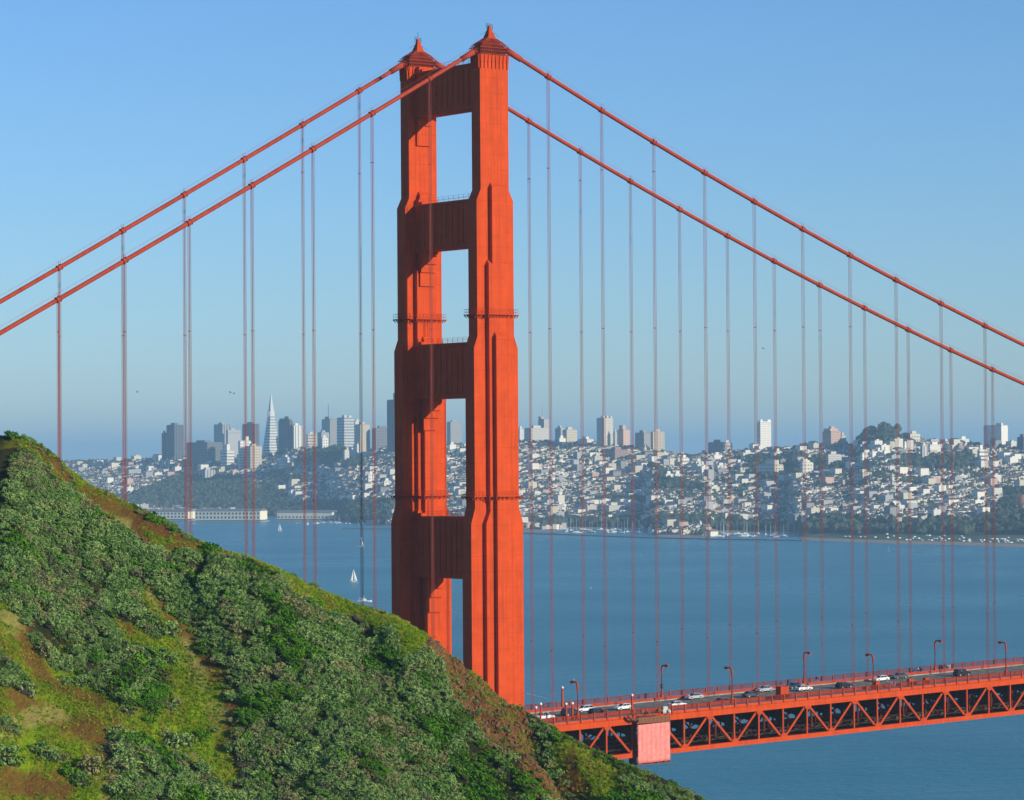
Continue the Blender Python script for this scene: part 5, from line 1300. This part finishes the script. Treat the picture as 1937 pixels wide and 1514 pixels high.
for (px, py, lab) in ((1345, 1012, 'white club house at the water left of the right harbour'), (1742, 1002, 'cream villa among trees by the right beach, left one'), (1755, 1003, 'cream villa among trees by the right beach, right one')):
    q, t_ = city_z(px, py-6) if px > 1600 else (on_plane_z(px, py+2, 1.5), 0); r = empty('waterside_house', (q[0], q[1], q[2]), 0, lab, 'house')
    b = MB(); b.box((7, 6, 3), (16, 12, 8)); o = b.build('wall', FAC['plain'], r); o.color = (.78, .74, .62, 1); b = MB(); b.add([(-2, -1, 7), (16, -1, 7), (16, 6, 10), (-2, 6, 10), (16, 13, 7), (-2, 13, 7)], [(0, 1, 2, 3), (3, 2, 4, 5), (0, 3, 5), (1, 4, 2)]); o = b.build('roof', FAC['plain'], r); o.color = (.3, .2, .15, 1)
# breakwaters and piers as land strips
def strip_land(pts, wd_, name, m):
    b = MB()
    for (x1, y1), (x2, y2) in zip(pts[:-1], pts[1:]):
        A = on_plane_z(x1, y1, .4); B = on_plane_z(x2, y2, .4); b.bar((A[0], A[1], .2), (B[0], B[1], .2), wd_, 2.2)
    o = b.build(name, m); o['kind'] = 'structure'
ROCKB = mat('breakwater_rock', (.12, .10, .08), .9)
strip_land([(650, 1000.5), (745, 1001.5)], 10, 'breakwater', mat('pale_rock', (.26, .21, .17), .9))
strip_land([(985, 1009), (1100, 1013), (1232, 1018), (1340, 1020), (1520, 1023)], 9, 'seawall', ROCKB)

# ------------------------------------------------------------------ boats
SAILM = mat('sail_cloth', (.82, .82, .80), .8); HULLM = mat('hull_paint', (.75, .75, .74), .4)
def hull_geo(L, Wd, h):
    b = MB(); st = [(-L/2, .75, 0), (-L*.2, 1, 0), (L*.15, .92, 0), (L*.38, .5, .12*h), (L/2, .03, .22*h)]; vs = []
    for x, w_, dz in st: vs += [(x, -Wd/2*w_, h+dz), (x, -Wd/2*w_*.75, h*.35), (x, 0, -.3), (x, Wd/2*w_*.75, h*.35), (x, Wd/2*w_, h+dz)]
    fs = []
    for k in range(len(st)-1):
        for i in range(4): fs.append((5*k+i, 5*k+i+1, 5*k+6+i, 5*k+5+i))
        fs.append((5*k+4, 5*k, 5*k+5, 5*k+9))
    fs.append((0, 1, 2, 3, 4)); b.add(vs, fs); b.box((-L*.05, 0, h+.35), (L*.35, Wd*.5, .7)); return b
def sailboat(px, pyb, pyt, lab, rz, v=None, jib=True, name='sailboat', grp='boats under sail on the bay'):
    p = on_plane_z(px, pyb, 0); v_ = (p-CAM) @ HF; H = (pyb-pyt)*v_/FPX; L = H*.62
    r = empty(name, (p[0], p[1], 0), rz, lab, 'sailboat', grp)
    hull_geo(L, L*.28, L*.085).build('hull', HULLM, r)
    b = MB(); b.tube((L*.05, 0, 0), (L*.05-.02*H, 0, H), .012*H, 6, 0, .006*H); b.build('mast', DARKM, r)
    def sail(pts, bulge):
        b = MB(); A, B_, Cc = [Vector(q) for q in pts]; n_ = 6; vs = []; fs = []; ix = {}
        for i in range(n_+1):
            for j in range(n_+1-i):
                a_, c_ = i/n_, j/n_; q = A*(1-a_-c_)+B_*a_+Cc*c_; q = q+Vector((0, bulge*27*a_*c_*(1-a_-c_), 0)); ix[i, j] = len(vs); vs.append(q)
        for i in range(n_):
            for j in range(n_-i):
                fs.append((ix[i, j], ix[i+1, j], ix[i, j+1]))
                if i+j < n_-1: fs.append((ix[i+1, j], ix[i+1, j+1], ix[i, j+1]))
        b.add(vs, fs); return b
    o = sail([(L*.04, 0, H*.10), (-L*.42, 0, H*.11), (L*.02, 0, H*.98)], L*.05).build('mainsail', SAILM, r, True); o.modifiers.new('t', 'SOLIDIFY').thickness = .03
    if jib: o = sail([(L*.47, 0, H*.08), (L*.09, 0, H*.10), (L*.05, 0, H*.86)], L*.05).build('jib', SAILM, r, True); o.modifiers.new('t', 'SOLIDIFY').thickness = .03
    return r
sailboat(529, 1006, 990, 'small sailboat with an upright white sail near the pier sheds', 2.3)
sailboat(669, 1102.5, 1075, 'largest sailboat, two tall white sails, left of the bridge tower', 2.45)
sailboat(683, 1034.5, 1015, 'small sailboat half hidden behind a bridge hanger', 2.5, jib=False)
sailboat(1681, 1044, 1031, 'tiny grey sailboat off the right beach', 1.2)
sailboat(1721, 1042, 1030, 'tiny pale sailboat beside a hanger off the right beach', 1.0)
def motorboat(px, py, Lp, lab, rz=-.64):
    p = on_plane_z(px, py, 0); v_ = (p-CAM) @ HF; L = Lp*v_/FPX
    r = empty('motor_boat', (p[0], p[1], 0), rz, lab, 'motor boat'); hull_geo(L, L*.28, L*.10).build('hull', HULLM, r)
    b = MB(); b.rects([(L*.10, L*.16, L*.09), (L*.22, L*.12, L*.08)], -L*.02, 0); b.rects([(L*.22, L*.07, L*.05), (L*.27, L*.06, L*.05)], -L*.05, 0); b.build('cabin', WHITE, r)
    b = MB(); b.tube((-L*.05, 0, L*.2), (-L*.08, 0, L*.5), L*.012, 5); b.tube((-L*.38, 0, L*.1), (-L*.38, 0, L*.25), L*.01, 5); b.box((-L*.3, 0, L*.25), (L*.24, L*.2, L*.02)); b.build('mast', WHITE, r); return r, L
motorboat(690, 1139, 27, 'white motor boat with a flying bridge and a foaming wake below the big sailboat')
motorboat(367, 991, 5, 'tiny white motor boat moored off the left pier shed')
motorboat(345, 989.5, 3, 'tiny white buoy-like boat left of the other one off the pier shed')
motorboat(1118, 1113, 3, 'tiny white boat alone on open water right of the tower')
motorboat(1086, 1286, 2.0, 'tiny white speck of a boat on the water just above the bridge rail')
FOAM = mat('foam', (.75, .78, .80), .8)
kk = N(FOAM); nz_ = kk.noise(kk.n('ShaderNodeNewGeometry').outputs['Position'], .5, 4, .7); kk.l(kk.ramp(nz_, [(.45, (0, 0, 0)), (.6, (1, 1, 1))]), kk.p.inputs['Alpha'])
def wake(pts, ws, name, lab):
    b = MB(); vs = []
    for (x, y), w_ in zip(pts, ws):
        p = on_plane_z(x, y, 0); vs += [(p[0]+HF[0]*w_, p[1]+HF[1]*w_, .12), (p[0]-HF[0]*w_, p[1]-HF[1]*w_, .12)]
    b.add(vs, [(2*i, 2*i+1, 2*i+3, 2*i+2) for i in range(len(pts)-1)]); o = b.build(name, FOAM); tag(o, lab, 'wake', None, 'stuff')
wake([(655, 1136), (670, 1138), (686, 1139.5)], [6, 9, 5], 'boat_wake', 'white foaming wake behind the motor boat')
wake([(995, 1312), (1010, 1316), (1028, 1320), (1045, 1325)], [1.5, 2, 1.5, .5], 'water_streak', 'thin pale streak of foam on the water right of the tower')
wake([(1100, 1012.5), (1140, 1014), (1180, 1015)], [4, 6, 3], 'surf_line', 'thin white line of surf along the seawall, left part'); wake([(1195, 1016.5), (1230, 1018.5), (1260, 1019.5)], [6, 5, 2], 'surf_line', 'thin white line of surf along the seawall, right part')
# moored yachts in the two harbours, parked cars on the green
mb = MB(); hg = hull_geo(11, 3.2, 1.1); mesh_h = hg.mesh('hull', [HULLM]); b = MB(); b.tube((.8, 0, 1), (.8, 0, 16), .13, 4); b.tube((.8, 0, 2.2), (-4, 0, 2.2), .15, 4); mesh_m = b.mesh('mast', [cp('mast_alu', (.6, .62, .64))])
def moored(px, py, s_, lab, grp):
    p = on_plane_z(px, py, 0); r = empty('moored_yacht', (p[0], p[1], 1.0), random.uniform(0, 6.28), lab, 'yacht', grp); r.scale = (s_,)*3
    for nme, me in (('hull', mesh_h), ('mast', mesh_m)): o = bpy.data.objects.new(nme, me); C.objects.link(o); adopt(o, r)
for i in range(46): moored(random.uniform(1062, 1232), random.uniform(1002, 1010), random.uniform(.9, 1.5), 'small white moored yacht with a bare mast packed in the left harbour', 'yachts moored in the left harbour')
for i in range(40): moored(random.uniform(1352, 1505), random.uniform(1010, 1018), random.uniform(.9, 1.4), 'small white moored yacht with a bare mast packed in the right harbour', 'yachts moored in the right harbour')
for i in range(26): moored(random.uniform(560, 735), random.uniform(987, 994), random.uniform(.7, 1.3), 'small white moored yacht by the far shore left of the bridge tower', 'yachts moored left of the tower')
cm = MB(); cm.rects([(.3, 2.2, .9), (.9, 2.2, .9), (.95, 1.3, .8), (1.5, 1.0, .7)]); mesh_c = cm.mesh('parked_car', [WHITE])
for i in range(95):
    px = random.choice([random.uniform(1590, 1937), random.uniform(1700, 1937), random.uniform(1000, 1100)]); sy0 = float(shore_y(px)); q, t_ = city_z(px, sy0-random.uniform(6, 16))
    o = bpy.data.objects.new('parked_car', mesh_c); C.objects.link(o); o.location = (q[0], q[1], q[2]+.3); o.scale = (1.1, 1.1, 1.2); o.rotation_euler = (0, 0, random.choice([0, 1.57]))
    tag(o, 'small white car parked on the green along the far shore', 'car', 'cars parked along the far shore')
# birds
def bird(px, py, v_, lab):
    p = at(px, py, v_); b = MB(); b.ball((0, 0, 0), .12, 6, 5, 0, 3, 1, 1)
    b.add([(.15, 0, .05), (-.15, 0, .05), (-.3, .7, .25), (0, .7, .28)], [(0, 1, 2, 3)]); b.add([(0, .7, .28), (-.3, .7, .25), (-.5, 1.25, .05)], [(0, 1, 2)])
    b.add([(.15, 0, .05), (-.15, 0, .05), (-.3, -.7, .25), (0, -.7, .28)], [(0, 1, 2, 3)]); b.add([(0, -.7, .28), (-.3, -.7, .25), (-.5, -1.25, .05)], [(0, 1, 2)])
    o = b.build('seabird', mat('bird_dark', (.05, .05, .05), .8)); o.modifiers.new('t', 'SOLIDIFY').thickness = .03; o.location = tuple(p); o.rotation_euler = (.2, 0, -.4); o.scale = (.6,)*3; tag(o, lab, 'bird')
bird(260, 742, 640, 'dark bird gliding alone in the sky at the left'); bird(436, 743, 640, 'dark bird, left one of a pair left of the pyramid tower'); bird(443, 745, 650, 'dark bird, right one of a pair left of the pyramid tower'); bird(1444, 660, 700, 'pale bird gliding among the right-hand hangers')

# ------------------------------------------------------------------ haze
hz = MB(); 
cn = [gp(-31000, -2800), gp(31000, -2800), gp(31000, 59500), gp(-31000, 59500)]
vs = [(x, y, -9.0) for x, y, _ in cn]+[(x, y, 345.0) for x, y, _ in cn]
hz.add(vs, [(3, 2, 1, 0), (4, 5, 6, 7), (0, 1, 5, 4), (1, 2, 6, 5), (2, 3, 7, 6), (3, 0, 4, 7)])
hmat = bpy.data.materials.new('haze_air'); hmat.use_nodes = True; t_ = hmat.node_tree; t_.nodes.remove(t_.nodes['Principled BSDF'])
pvn = t_.nodes.new('ShaderNodeVolumePrincipled'); pvn.inputs['Density'].default_value = HAZE_DENSITY; pvn.inputs['Color'].default_value = (*HAZE_COLOR, 1); pvn.inputs['Anisotropy'].default_value = 0.0
t_.links.new(pvn.outputs[0], t_.nodes['Material Output'].inputs['Volume'])
o = hz.build('haze', hmat); o['kind'] = 'stuff'
